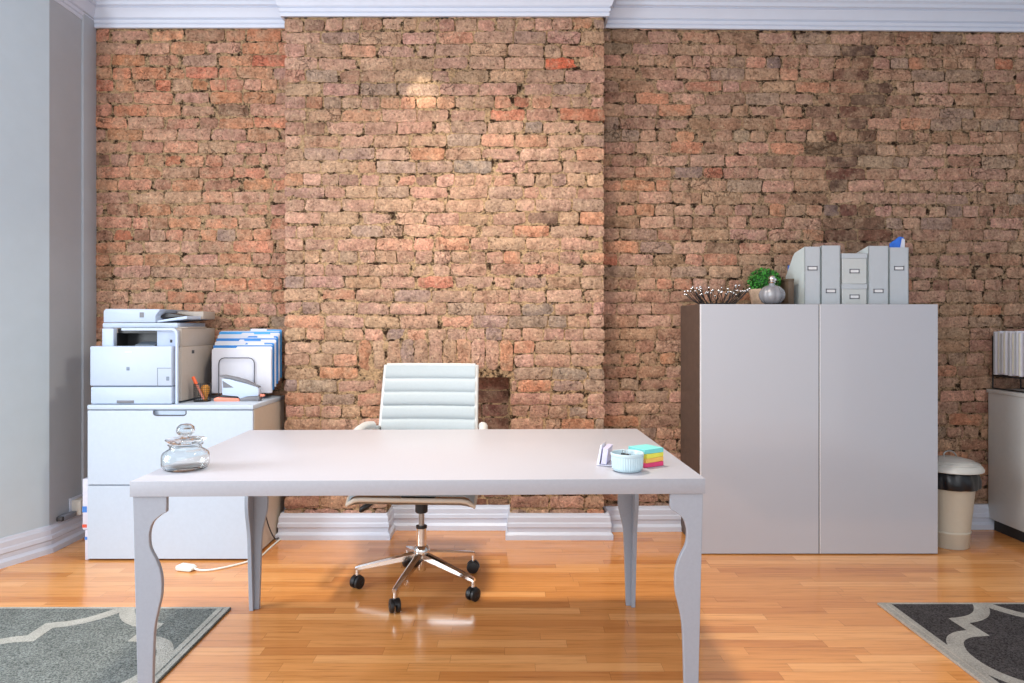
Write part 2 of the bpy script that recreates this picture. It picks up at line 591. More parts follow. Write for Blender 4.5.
    def build(self, name, mortar):
        me = bpy.data.meshes.new(name)
        me.from_pydata(self.v, [], self.f)
        ca = me.color_attributes.new('tint', 'FLOAT_COLOR', 'POINT')
        ca.data.foreach_set('color', [x for c in self.c for x in c])
        me.polygons.foreach_set('material_index', self.mi)
        me.polygons.foreach_set('use_smooth', [m == 1 for m in self.mi])
        me.materials.append(M_[mortar]); me.materials.append(M_['brick'])
        bm = bmesh.new(); bm.from_mesh(me); bmesh.ops.recalc_face_normals(bm, faces=bm.faces[:]); bm.to_mesh(me); bm.free()
        me.set_sharp_from_angle(angle=R(50))
        o = bpy.data.objects.new(name, me); COL.objects.link(o)
        return struct(o)

ex, ny = Vector((1, 0, 0)), Vector((0, -1, 0))
# left bay of the back wall
w = BrickWall(); fr = (Vector((0, YW, 0)), ex, ny)
w.slab(fr, XL - .25, CX0 + .05, 0, ZC, -.2, 0)
def col_left(u, v):
    if random.random() < .25 and v > 2.3: return pick({'orange': 3, 'salmon': 3, 'red': 1})
    return pick(W_LEFT)
w.fill(fr, XL, CX0, .02, 2.9, col_left, row0=3, seed=11.0)
w.build('wall_back_left', 'mortar_tan')
# right bay, set a touch off square
tr = R(1.25)
w = BrickWall(); fr = (Vector((CX1, YW, 0)), Vector((math.cos(tr), math.sin(tr), 0)), Vector((math.sin(tr), -math.cos(tr), 0)))
w.slab(fr, -.05, 2.85, 0, ZC, -.2, 0)
def col_right(u, v):
    dark = abs(u - 1.43 + .08 * math.sin(v * 7)) < .13 and 1.5 < v < 2.75
    if dark and random.random() < .9: return tuple(v * .8 for v in pick(W_DARK))
    return pick(W_RIGHT)
w.fill(fr, 0, 2.72, .02, 2.9, col_right, row0=1, seed=47.0)
w.build('wall_back_right', 'mortar_brown')
# chimney breast with the bricked-up fireplace
w = BrickWall(); fr = (Vector((0, YC, 0)), ex, ny)
D = YW - YC
w.slab(fr, CX0 + .012, FX0, 0, ZC, -D, 0)
w.slab(fr, FX1, CX1 - .012, 0, ZC, -D, 0)
w.slab(fr, FX0, FX1, FZ, ZC, -D, 0)
w.slab(fr, FX0 - .01, FX1 + .01, 0, FZ + .01, -D - .1, -D - .025)
arch = (FX0 - .16, FX1 + .02, FZ + .02, FZ + .215)
def col_mid(u, v):
    if abs(v - 2.60) < .036 and abs(u - .28) < .10: return lin((196, 104, 76))
    return pick(W_MID)
w.fill(fr, CX0, CX1, .02, 2.9, col_mid, holes=[(FX0, FX1, -1, FZ + .02), arch], gap=.010, row0=5, edge0=D - .002, edge1=D - .002, seed=83.0)
n = 11
for i in range(n):                                   # soldier course of the flat arch
    a = arch[0] + (arch[1] - arch[0]) * i / n; b = arch[0] + (arch[1] - arch[0]) * (i + 1) / n
    k = (i + .5) / n * 2 - 1
    lift = .018 * (1 - k * k)
    w.brick(fr, a + .004, b - .004, arch[2] + .012 + lift, arch[3] - .012 + lift * .4, pick({'pink': 4, 'orange': 1, 'salmon': 1, 'grey': 1, 'tan': 4}), .006, -.02, 1.0, 5.0 + i)
frf = (Vector((0, YW + .025, 0)), ex, ny)
w.fill(frf, FX0 + .004, FX1 - .004, .02, FZ - .01, lambda u, v: pick(W_FIRE), gap=.012, rough=.45, course=.075, proud=.006, seed=140.0)
w.build('wall_back_chimney', 'mortar_tan')

# plastered left wall with its pilaster, then the splayed bay panel
b = B()
PA, PB = (XL, 3.535), (-2.93, 2.13)
b.prism([(XL, YW + .2), (XL, 3.535), (XL - .2, 3.61), (XL - .2, YW + .2)], 'z', 0, ZC)
b.box((XL - .01, 3.8, 0), (XL + .012, YW, ZC), bev=.003)
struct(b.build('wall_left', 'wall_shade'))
b = B()
b.prism([PA, PB, (PB[0] - .2, PB[1] + .08), (PA[0] - .2, PA[1] + .075)], 'z', 0, ZC)
struct(b.build('wall_left_bay', 'wall_grey'))
b = B(); b.box((3.2, .4, 0), (3.36, 4.05, ZC)); struct(b.build('wall_right', 'wall_grey'))

def sweep(path, prof, name, material):
    """miter a moulding profile (out, z) along a floor path; the room is on the right of the path"""
    t = B(); bm = t.bm
    P = [Vector(p) for p in path]
    rings = []
    for i, p in enumerate(P):
        ns = []
        if i > 0:
            d = (P[i] - P[i - 1]).normalized(); ns.append(Vector((d.y, -d.x)))
        if i < len(P) - 1:
            d = (P[i + 1] - P[i]).normalized(); ns.append(Vector((d.y, -d.x)))
        m = ns[0] if len(ns) == 1 else (ns[0] + ns[1]) / (1 + ns[0].dot(ns[1]))
        rings.append([bm.verts.new((p.x + m.x * o, p.y + m.y * o, z)) for o, z in prof])
    for a, c in zip(rings, rings[1:]):
        for k in range(len(prof)):
            j = (k + 1) % len(prof)
            bm.faces.new((a[k], a[j], c[j], c[k]))
    bm.faces.new(rings[0]); bm.faces.new(rings[-1][::-1])
    bmesh.ops.recalc_face_normals(bm, faces=bm.faces[:])
    return struct(t.build(name, material, angle=20))
base_prof = [(-.01, .138), (.004, .138), (.006, .126), (.011, .118), (.011, .092), (.015, .086), (.017, .068), (.012, .060), (.012, .040), (.017, .034), (.024, .026), (.024, 0), (-.01, 0)]
crown_prof = [(-.01, 2.834), (.004, 2.834), (.008, 2.850), (.002, 2.853), (.010, 2.859), (.013, 2.874), (.004, 2.878), (.016, 2.886), (.028, 2.912), (.042, 2.930), (.036, 2.936), (.052, 2.943), (.055, 2.960), (.068, 2.970), (.074, 3.03), (-.01, 3.03)]
e1 = (CX1 + 2.7 * math.cos(tr), YW + 2.7 * math.sin(tr))
g = .016
sweep([PB, PA, (XL, YW - g)], base_prof, 'baseboard_left', 'trim_white')
sweep([(XL, YW - g), (CX0 - g, YW - g), (CX0 - g, YC - g), (FX0, YC - g), (FX0, YW + .015), (FX1, YW + .015), (FX1, YC - g), (CX1 + g, YC - g), (CX1 + g, YW - g), (e1[0], e1[1] - g)], base_prof, 'baseboard_back', 'trim_white')
sweep([PB, PA, (XL, YW - g)], crown_prof, 'trim_1', 'trim_white')
sweep([(XL, YW - g), (CX0 - g, YW - g), (CX0 - g, YC - g), (CX1 + g, YC - g), (CX1 + g, YW - g), (e1[0], e1[1] - g)], crown_prof, 'trim_2', 'trim_white')

# ----------------------------------------------------------------------------- desk
DH, DW, DD, DT = .7265, 1.606, .94, .043
desk = thing('writing_desk', 'large pale grey desk with wavy scalloped legs in the middle of the room', 'desk', (-.262, 2.408, 0), R(1.3))
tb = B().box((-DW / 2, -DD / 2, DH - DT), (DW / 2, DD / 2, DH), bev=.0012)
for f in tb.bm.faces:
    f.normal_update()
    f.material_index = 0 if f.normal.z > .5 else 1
tb.build('tabletop', ['desk_grey', 'desk_edge_shade'], desk, local=True)
prof = [(0, .093), (.030, .093), (.045, .0925), (.053, .078), (.071, .060), (.092, .051), (.113, .048), (.145, .051), (.178, .067), (.205, .077), (.235, .082), (.279, .081), (.320, .072), (.365, .063), (.42, .0592), (.52, .0565), (DH - DT, .053)]
prof = [(t, wd - .0225 * t - (.003 if t > .06 else 0)) for t, wd in prof]
cp = [prof[0], prof[1], prof[2]] + catmull(prof[3:], 4)
def leg(sx, sy):
    b = B()
    H = DH - DT
    pts = [(0, H)] + [(wd, H - t) for t, wd in cp] + [(0, 0)]
    th = .016
    b.prism(pts, 'y', 0, th, bev=.0015, seg=1)                # board across the desk
    pts2 = [(y + 0, z) for y, z in pts]
    b.prism([(max(y, th) if z > 0 else max(y, th), z) for y, z in [(th, H)] + [(wd, H - t) for t, wd in cp] + [(th, 0)]][0:], 'x', 0, th, bev=.0015, seg=1)
    for v in b.bm.verts:
        o = .017 * (H - v.co.z)
        v.co.x += o; v.co.y += o
        v.co = Vector((sx * (-DW / 2 + .005 + v.co.x), sy * (-DD / 2 + .006 + v.co.y), v.co.z))
    bmesh.ops.recalc_face_normals(b.bm, faces=b.bm.faces[:])
    b.build('leg', 'desk_leg_grey', desk, local=True)
for s in ((1, 1), (-1, 1), (1, -1), (-1, -1)):
    leg(*s)

# ----------------------------------------------------------------------------- swivel chair
ch = thing('office_chair', 'white ribbed swivel chair with chrome star base behind the desk', 'chair', (-.392, 3.07, 0), R(-3))
rs = R(3)  # the star base keeps its own angle
b = B()
b.lathe([(0, .072), (.017, .072), (.020, .078), (.020, .14), (.034, .148), (.037, .165), (.030, .180), (.022, .186), (.022, .265), (.0, .265)], n=24)
b.build('hub', 'chrome', ch, local=True)
B().lathe([(0, .264), (.0125, .264), (.0125, .38), (0, .38)], n=20).build('gas_column', 'steel', ch, local=True)
B().lathe([(0, .262), (.0245, .262), (.0245, .272), (0, .272)], n=24).build('sleeve_collar', 'black_plastic', ch, local=True)
B().lathe([(0, .330), (.024, .330), (.028, .335), (.028, .392), (0, .392)], n=20).build('column_sleeve', 'black_plastic', ch, local=True)
for i in range(5):
    a = R(-105 + 72 * i) + rs
    dx, dy = math.cos(a), math.sin(a); sx, sy = -dy, dx
    b = B()
    secs = [(.018, .160, .128, .017), (.10, .142, .115, .0155), (.19, .122, .099, .0135), (.27, .103, .084, .011), (.290, .096, .082, .009)]
    vs = []
    for r, zt, zb, hw in secs:
        vs.append([b.bm.verts.new((dx * r + sx * o, dy * r + sy * o, z)) for o, z in ((-hw, zb), (hw, zb), (hw, zt - .006), (hw * .45, zt), (-hw * .45, zt), (-hw, zt - .006))])
    for p, q in zip(vs, vs[1:]):
        for k in range(6):
            j = (k + 1) % 6
            b.bm.faces.new((p[k], p[j], q[j], q[k]))
    b.bm.faces.new(vs[0]); b.bm.faces.new(vs[-1][::-1])
    bmesh.ops.recalc_face_normals(b.bm, faces=b.bm.faces[:])
    arm = b.build('base_arm', 'chrome', ch, local=True, angle=30)
    c = Vector((dx * .282, dy * .282, 0))
    b = B()
    b.lathe([(0, .055), (.008, .055), (.008, .094), (0, .094)], c=c, n=12)
    b.build('caster_stem', 'chrome', arm, local=True)
    b = B()
    ta = a + R(35 + 50 * i)
    tx, ty = math.cos(ta), math.sin(ta)
    for s in (-1, 1):                                   # twin wheels under a hood
        mt = Matrix.Translation(c + Vector((-ty * s * .013, tx * s * .013, .0285))) @ Matrix.Rotation(ta, 4, 'Z') @ Matrix.Rotation(R(90), 4, 'X')
        b.lathe([(0, -.009), (.022, -.009), (.0275, -.006), (.0282, 0), (.0275, .006), (.022, .009), (.012, .0095), (.010, .007), (0, .007)], n=24, mtx=mt)
    mt = Matrix.Translation(c + Vector((0, 0, .0285))) @ Matrix.Rotation(ta, 4, 'Z') @ Matrix.Rotation(R(90), 4, 'X')
    b.prism([(.031 * math.cos(R(t)), .031 * math.sin(R(t))) for t in range(20, 181, 16)] + [(-.02, 0), (.02, .006)], 'z', -.006, .006, mtx=mt)
    b.build('caster', 'black_plastic', arm, local=True)
# mechanism and lever
b = B(); b.box((-.075, -.09, .388), (.075, .12, .425), bev=.008); b.build('tilt_mechanism', 'black_plastic', ch, local=True)
b = B(); b.tube([(-.05, -.06, .405), (-.16, -.075, .395), (-.205, -.08, .385)], .0055); lv = b.build('lever', 'steel', ch, local=True)
b = B(); b.tube([(-.200, -.079, .388), (-.222, -.083, .378), (-.246, -.087, .362), (-.252, -.088, .352)], [.007, .012, .013, .006], n=10); b.build('lever_grip', 'black_plastic', lv, local=True)
# seat: padded, waterfall front, shallow bowl underneath
def seat_z(v):
    return .498 - .010 * math.sin(v * math.pi) - .035 * max(0, (.18 - v) / .18) ** 2
def seat_top(u, v):
    x = (u - .5) * .52; y = -.25 + v * .50
    rib = .0035 * abs(math.sin(v * math.pi * 8))
    e = max(0, abs(u - .5) * 2 - .85) / .15
    return (x, y, seat_z(v) + rib - .03 * e * e)
def seat_bot(u, v):
    x = (u - .5) * .52; y = -.25 + v * .50
    k = (1 - (abs(u - .5) * 2) ** 3) * (1 - (abs(v - .5) * 2) ** 4)
    return (x, y, seat_z(v) - .034 - .040 * k - (.012 * max(0, abs(u - .5) * 2 - .85) / .15))
b = B(); b.grid(seat_top, 26, 48)
n0 = len(b.bm.verts)
st = b.build('seat', 'leather_cream', ch, local=True, angle=60)
b = B(); b.grid(seat_bot, 20, 20, thick=.004); 
rim = []
for k in range(80):
    t = k / 80 * 4
    s, f = int(t), t - int(t)
    u, v = [(f, 0), (1, f), (1 - f, 1), (0, 1 - f)][s]
    a_, c_ = Vector(seat_top(u, v)), Vector(seat_bot(u, v))
    rim.append((a_ + c_) / 2)
b.tube(rim, .010, n=8, closed=True)
b.build('seat_shell', 'leather_under', ch, local=True, angle=60)
# backrest, leaning away from the desk
def lean(z):
    t = (z - .50) / .48
    return .215 + .105 * t + .03 * t * t
def back_pt(u, z, off):
    hw = .228 - .010 * ((z - .5) / .48)
    x = (u - .5) * 2 * hw - .012
    return Vector((x, lean(z) + .022 * (1 - (2 * u - 1) ** 2) - .0 + off, z))
Z0, Z1 = .475, .962
pitch = .0635
def back_front(u, v):
    z = Z0 + (Z1 - Z0) * v
    ph = (Z1 - z) / pitch
    rib = .013 * abs(math.sin(math.pi * (ph % 1.0))) ** .45 if ph > 1.0 else .013
    if ph <= 1.0: rib = .013 * min(1, abs(math.sin(math.pi * min(.5, (1 - ph)))) ** .45 if ph > .5 else 1)
    return back_pt(u, z, -.018 - rib)
b = B(); b.grid(back_front, 14, 110)
bk = b.build('backrest', 'leather_cream', ch, local=True, angle=70)
b = B(); b.grid(lambda u, v: back_pt(u, Z0 + (Z1 - Z0) * v, 0.0), 14, 20, thick=.02); b.build('back_shell', 'leather_cream', bk, local=True, angle=70)
for s in (0, 1):
    b = B()
    b.tube([back_pt(s, Z0 + (Z1 - Z0) * k / 24, -.012) + Vector(((s - .5) * .008, 0, 0)) for k in range(25)], .0115, n=10)
    b.build('side_trim', 'leather_trim', bk, local=True)
b = B(); b.tube([back_pt(k / 12, Z1, -.014) for k in range(13)], .010, n=10); b.build('top_trim', 'leather_trim', bk, local=True)
# arm loops
for s in (-1, 1):
    b = B()
    path = catmull([(s * .20, -.06, .445), (s * .275, -.07, .455), (s * .292, -.08, .52), (s * .285, -.085, .62), (s * .278, -.06, .672), (s * .270, .08, .683), (s * .252, .22, .672), (s * .228, lean(.65) - .01, .65)], 6)
    b.tube(path, .0105, n=10)
    am = b.build('armrest_frame', 'chrome', ch, local=True)
    b = B()
    pp = catmull([(s * .280, -.09, .678), (s * .276, -.03, .694), (s * .270, .07, .700), (s * .256, .16, .692)], 5)
    b.tube(pp, [.008] + [.019] * (len(pp) - 2) + [.008], n=12)
    b.build('armrest_pad', 'leather_trim', am, local=True)

# ----------------------------------------------------------------------------- left filing cabinet
FZt = .766
FXa, FXb, FYa, FYb = -2.078, -1.266, 3.41, 3.885
fc = thing('filing_cabinet', 'low white two-drawer filing cabinet against the brick wall at left', 'cabinet', ((FXa + FXb) / 2, 3.65, 0))
b = B()
b.box((FXa, FYa + .022, .012), (FXb, FYb, FZt - .022), bev=.0015, seg=1)
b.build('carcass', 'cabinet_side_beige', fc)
B().box((FXa + .03, FYa + .05, 0), (FXb - .03, FYb - .02, .013)).build('plinth', 'dark_gap', fc)
B().box((FXa - .002, FYa, FZt - .022), (FXb + .002, FYb, FZt), bev=.002).build('top_board', 'cabinet_white', fc)
zsplit = .372
def drawer(z0, z1):
    # front with a letterbox finger pull cut into its top edge
    hw, hd = .080, .024
    cx = (FXa + FXb) / 2 - .002
    r = .010
    pts = [(FXa, z0), (FXb, z0), (FXb, z1), (cx + hw + .002, z1)]
    pts += [(cx + hw - r + r * math.cos(R(a)), z1 - hd + r + r * math.sin(R(a))) for a in (0, -30, -60, -90)]
    pts += [(cx - hw + r + r * math.cos(R(a)), z1 - hd + r + r * math.sin(R(a))) for a in (-90, -120, -150, -180)]
    pts += [(cx - hw - .002, z1), (FXa, z1)]
    d = B().prism(pts, 'y', FYa, FYa + .018).build('drawer', 'cabinet_white', fc, angle=20)
    b = B()
    b.tube([(cx - hw, FYa + .001, z1 - .002), (cx - hw, FYa + .001, z1 - hd + .008), (cx - hw + .006, FYa + .001, z1 - hd + .002), (cx - hw + .014, FYa + .001, z1 - hd), (cx + hw - .014, FYa + .001, z1 - hd), (cx + hw - .006, FYa + .001, z1 - hd + .002), (cx + hw, FYa + .001, z1 - hd + .008), (cx + hw, FYa + .001, z1 - .002)], .0034, n=8)
    b.build('handle', 'grey_wire', d)
drawer(.010, zsplit - .003)
drawer(zsplit + .003, FZt - .027)
b = B(); b.box((FXa + .004, FYa + .019, zsplit - .01), (FXb - .004, FYa + .0225, zsplit + .01)); b.box((FXa + .004, FYa + .0185, FZt - .030), (FXb - .004, FYa + .0218, FZt - .022)); b.build('drawer_gap', 'printer_line', fc)
B().box((FXa + .2, FYa + .0185, FZt - .075), (FXb - .2, FYa + .0218, FZt - .030)).build('pull_backing', 'cabinet_white', fc)

# printer
T = FZt + .001
PX0, PX1 = -2.078, -1.652
pr = thing('laser_printer', 'white multifunction laser printer on top of the low filing cabinet', 'printer', (-1.86, 3.66, T))
def at(z): return T + z
body_pts = [(-2.055, at(.012)), (PX1, at(.012)), (PX1, at(.352)), (PX1 - .004, at(.366)), (PX1 - .014, at(.374)), (PX1 - .030, at(.376)), (-2.055, at(.376))]
# housing with a real output cavity
b = B()
b.box((-2.040, 3.49, at(.01)), (PX1 - .001, 3.88, at(.283)), bev=.003)
b.box((-2.040, 3.49, at(.283)), (-1.985, 3.88, at(.376)), bev=.004)
b.box((-1.765, 3.49, at(.283)), (PX1 - .001, 3.88, at(.376)), bev=.003)
b.box((-1.985, 3.60, at(.283)), (-1.765, 3.88, at(.376)))
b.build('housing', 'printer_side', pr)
b = B(); b.box((-1.985, 3.595, at(.284)), (-1.765, 3.599, at(.352))); b.box((-1.9849, 3.495, at(.284)), (-1.982, 3.60, at(.352))); b.box((-1.984, 3.50, at(.2835)), (-1.766, 3.60, at(.287))); b.box((-1.985, 3.51, at(.352)), (-1.766, 3.60, at(.3755)))
b.build('output_slot', 'printer_dark', pr)
b = B(); b.prism([(3.51, at(.288)), (3.59, at(.302)), (3.59, at(.307)), (3.51, at(.292))], 'x', -1.90, -1.80); b.build('output_tray', 'printer_line', pr)
# white front bezel frame on the right and over the top
bz = [(PX1, at(.002)), (PX1, at(.352))] + [(PX1 - .026 + .026 * math.cos(R(a)), at(.352) + .026 * math.sin(R(a))) for a in (22, 45, 68, 90)] + [(-1.93, at(.378)), (-1.93, at(.366)), (-1.680, at(.366)), (-1.668, at(.362)), (-1.662, at(.350)), (-1.662, at(.002))]
B().prism(bz, 'y', 3.442, 3.456).build('front_bezel', 'printer_white', pr, angle=30)
B().box((-2.041, 3.466, at(.284)), (-1.983, 3.50, at(.3765)), bev=.004).build('left_block', 'printer_white', pr)
cp_ = B().box((-1.765, 3.464, at(.284)), (-1.664, 3.50, at(.366)), bev=.003).build('control_panel', 'printer_blue_grey', pr)
B().box((-1.700, 3.4625, at(.305)), (-1.688, 3.4655, at(.320)), bev=.001).build('button', 'printer_dark', cp_)
B().box((-1.71, 3.55, at(.376)), (PX1 + .001, 3.78, at(.384)), bev=.006).build('top_rim', 'printer_side', pr)
fp = B().box((PX0, 3.428, at(.092)), (-1.674, 3.49, at(.288)), bev=.005).build('front_panel', 'printer_white', pr)
b = B(); b.box((-1.905, 3.4268, at(.256)), (-1.870, 3.4285, at(.263))); b.build('name_plate', 'paper_white', fp)
b = B(); b.box((-1.897, 3.4268, at(.168)), (-1.882, 3.4285, at(.185)), bev=.0005); b.build('status_mark', 'printer_line', fp)
b = B()
for (x0, x1, z0, z1) in ((-1.745, -1.742, .094, .180), (-1.745, -1.676, .178, .181)):
    b.box((x0, 3.4272, at(z0)), (x1, 3.4285, at(z1)))
b.box((-1.700, 3.4268, at(.118)), (-1.686, 3.4285, at(.138)))
b.build('flap_outline', 'printer_line', fp)
pt = B().box((PX0 + .004, 3.428, at(.003)), (-1.674, 3.50, at(.086)), bev=.004).build('paper_tray', 'printer_white', pr)
b = B(); b.box((-1.945, 3.4262, at(.006)), (-1.860, 3.4295, at(.020)), bev=.001); b.build('tray_pull', 'stapler_grey', pt)
B().box((PX0 + .004, 3.45, at(.085)), (-1.676, 3.49, at(.093))).build('tray_gap', 'printer_line', pr)
B().box((PX1 - .003, 3.60, at(.245)), (PX1 + .0015, 3.625, at(.262)), bev=.001).build('side_latch', 'rubber_grey', pr)
b = B()
for k in range(5):
    b.box((PX1 - .003, 3.56, at(.05 + .016 * k)), (PX1 - .0025 + .001, 3.64, at(.057 + .016 * k)))
b.build('side_grille', 'rubber_grey', pr)
# scanner lid and document feeder
B().box((-2.085, 3.545, at(.378)), (-1.700, 3.87, at(.404)), bev=.005).build('scanner_bed', 'printer_white', pr)
b = B()
b.prism([(-2.082, at(.406)), (-1.815, at(.406)), (-1.815, at(.440)), (-1.79, at(.474)), (-2.07, at(.476)), (-2.082, at(.465))], 'y', 3.548, 3.87, bev=.004)
fd = b.build('document_feeder', 'printer_white', pr)
b = B(); b.box((-1.826, 3.62, at(.418)), (-1.69, 3.86, at(.424))); b.prism([(-1.83, at(.43)), (-1.70, at(.438)), (-1.70, at(.442)), (-1.79, at(.456))], 'y', 3.60, 3.86); b.build('feeder_slot', 'printer_dark', fd)
B().prism([(-1.814, at(.406)), (-1.66, at(.424)), (-1.66, at(.440)), (-1.814, at(.416))], 'y', 3.56, 3.86, bev=.002).build('feeder_tray', 'printer_white', fd)
B().box((-1.895, 3.5455, at(.432)), (-1.875, 3.549, at(.458))).build('feeder_latch', 'stapler_grey', fd)
B().box((-1.79, 3.72, at(.424)), (-1.645, 3.87, at(.466)), bev=.006).build('feeder_back', 'printer_side', fd)  # grey-brown colour carries the shade on the lid's right side

# pen cup of black wire mesh
CUP = Vector((-1.587, 3.575, T))
pc = thing('pen_cup', 'small black mesh pen cup between the printer and the stapler', 'pen cup', CUP)
b = B()
for k in range(9):
    z = .002 + .088 * k / 8
    b.tube([(CUP.x + .041 * math.cos(R(t)), CUP.y + .041 * math.sin(R(t)), CUP.z + z) for t in range(0, 360, 15)], .0016 if k in (0, 8) else .0008, n=5, closed=True)
for k in range(28):
    t = 2 * math.pi * k / 28
    b.tube([(CUP.x + .041 * math.cos(t), CUP.y + .041 * math.sin(t), CUP.z + .002), (CUP.x + .041 * math.cos(t), CUP.y + .041 * math.sin(t), CUP.z + .09)], .0008, n=4)
b.lathe([(0, .001), (.041, .001), (.041, .003), (0, .003)], c=CUP, n=24)
b.build('mesh_cup', 'black_wire', pc)
mk_ = thing('marker_pen', 'orange marker leaning out of the mesh pen cup', 'pen', CUP + Vector((0, 0, .004)))
a0, a1 = CUP + Vector((.012, -.012, .012)), CUP + Vector((-.040, -.020, .128))
b = B(); b.tube([a0, a0.lerp(a1, .68)], .0062, n=12); b.build('barrel', 'coral_plastic', mk_)
b = B(); b.tube([a0.lerp(a1, .68), a0.lerp(a1, .97), a1], [.0085, .0085, .006], n=12); b.build('cap', 'orange_plastic', mk_)
gb = thing('glue_bottle', 'rounded amber bottle standing inside the mesh pen cup', 'bottle', CUP + Vector((.010, .012, .004)))
b = B(); b.lathe([(0, .004), (.009, .004), (.011, .02), (.018, .04), (.023, .058), (.021, .074), (.012, .082), (0, .083)], c=CUP + Vector((.010, .014, 0)), n=24); b.build('bottle_body', 'amber_plastic', gb)

# stapler standing in front of the file sorter
st_ = thing('stapler', 'white desktop stapler with coral foot in front of the file sorter', 'stapler', (-1.405, 3.60, T))
sx0 = -1.530
def sp(px, py):   # side-view outline in cm-like crop units
    return (sx0 + (px - 215) * .00068, T + (607 - py) * .00068)
y0, y1 = 3.58, 3.625
B().prism([sp(*p) for p in ((215, 590), (235, 578), (400, 586), (412, 606), (400, 612), (240, 612), (217, 604))], 'y', y0 - .004, y1 + .004, bev=.002).build('foot', 'coral_plastic', st_)
B().prism([sp(*p) for p in ((412, 590), (470, 575), (560, 570), (560, 600), (545, 610), (412, 610))], 'y', y0 - .002, y1 + .002, bev=.002).build('rear_base', 'stapler_grey', st_)
B().prism([sp(*p) for p in ((275, 436), (330, 440), (470, 478), (550, 505), (556, 530), (553, 568), (470, 573), (412, 590), (396, 572), (278, 562))], 'y', y0, y1, bev=.003).build('body', 'printer_white', st_)
B().prism([sp(*p) for p in ((253, 412), (285, 410), (370, 426), (450, 450), (552, 498), (550, 508), (440, 468), (360, 444), (258, 424))], 'y', y0 + .004, y1 - .004, bev=.0015).build('lever_arm', 'stapler_grey', st_)
B().prism([sp(*p) for p in ((282, 452), (366, 504), (286, 506))], 'y', y0 - .0015, y0 + .002).build('side_inset', 'stapler_grey', st_)
B().prism([sp(*p) for p in ((262, 566), (388, 574), (396, 590), (256, 584))], 'y', y0 + .003, y1 - .003).build('anvil', 'black_plastic', st_)
B().prism([sp(*p) for p in ((556, 556), (590, 560), (590, 574), (556, 578))], 'y', y0 + .012, y1 - .012, bev=.002).build('release_tab', 'coral_plastic', st_)

# stepped file sorter with its folders
fs_ = thing('file_sorter', 'dark wire step sorter holding folders on the low filing cabinet', 'file sorter', (-1.43, 3.78, T))
b = B()
N = 6
for k in range(N + 1):
    y = 3.692 + .028 * k; zt = T + .218 + .016 * k; zb = T + .024 + .014 * k
    x0, x1 = -1.552, -1.362
    pts = [(x0, y, zb)] + [(x0 + .03 - .03 * math.cos(R(a)), y, zt - .03 + .03 * math.sin(R(a))) for a in (0, 30, 60, 90)] + [(x1 - .03 + .03 * math.sin(R(a)), y, zt - .03 + .03 * math.cos(R(a))) for a in (0, 30, 60, 90)] + [(x1, y, zb)]
    b.tube(pts, .0026, n=8)
for x in (-1.552, -1.457, -1.362):
    b.tube([(x, 3.692, T + .003), (x, 3.692, T + .024), (x, 3.692 + .028 * N, T + .024 + .014 * N), (x, 3.692 + .028 * N, T + .003)], .0026, n=8)
    b.tube([(x, 3.692, T + .003), (x, 3.692 + .028 * N, T + .003)], .0026, n=8)
b.build('wire_frame', 'grey_wire', fs_)
specs = [  # material, left shift, tab colour, label
    ('paper_white', 0, None, 'frontmost white paper folder in the wire sorter behind the stapler'),
    ('folder_blue', .004, 'paper_white', 'blue folder directly behind the front white one in the sorter'),
    ('paper_white', .012, 'folder_blue', 'second white folder in the sorter, between two blue ones'),
    ('folder_blue', .018, 'paper_white', 'middle blue folder with white tab in the sorter'),
    ('paper_white', .022, 'folder_blue_light', 'rearmost white folder in the wire sorter'),
    ('folder_blue_light', .028, 'paper_white', 'rearmost blue folder nearest the brick wall in the sorter'),
]
for k, (m, sh, tabm, lab) in enumerate(specs):
    y = 3.700 + .028 * k; zb = T + .030 + .014 * k; hgt = .236 + .004 * k
    x0, x1 = -1.592 - .004 * k, -1.276 + .001 * k
    f = thing('file_folder', lab, 'folder', ((x0 + x1) / 2, y, zb), 0, 'folders in the wire sorter')
    b = B()
    ln = .10 + .004 * k
    def sheet(yy, x0, x1, top, cut, th=.0016):
        # leaf with a raised tab
        pts = [(x0, zb), (x1, zb), (x1, zb + top - .006), (x1 - .006, zb + top)]
        if cut:
            pts += [(x0 + cut, zb + top), (x0 + cut - .012, zb + top - .012), (x0 + .006, zb + top - .012), (x0, zb + top - .018)]
        else:
            pts += [(x0 + .006, zb + top), (x0, zb + top - .006)]
        return B().prism(pts, 'y', yy, yy + th)
    sheet(y, x0, x1, hgt, 0 if k == 0 else 0).build('front_leaf', m, f)
    sheet(y + .010, x0 + .003, x1 + .003, hgt + .012, .13 if k % 2 == 0 else .17).build('back_leaf', m, f)
    sheet(y + .0045, x0 + .004, x1 - .004, hgt + .004, 0, .004).build('papers', 'paper_cream' if k < 2 else 'paper_white', f)
    if tabm:
        B().box((x1 - .11 - .03 * (k % 3), y + .0098, zb + hgt), (x1 - .02 - .03 * (k % 3), y + .0125, zb + hgt + .016), bev=.0005).build('tab', tabm, f)

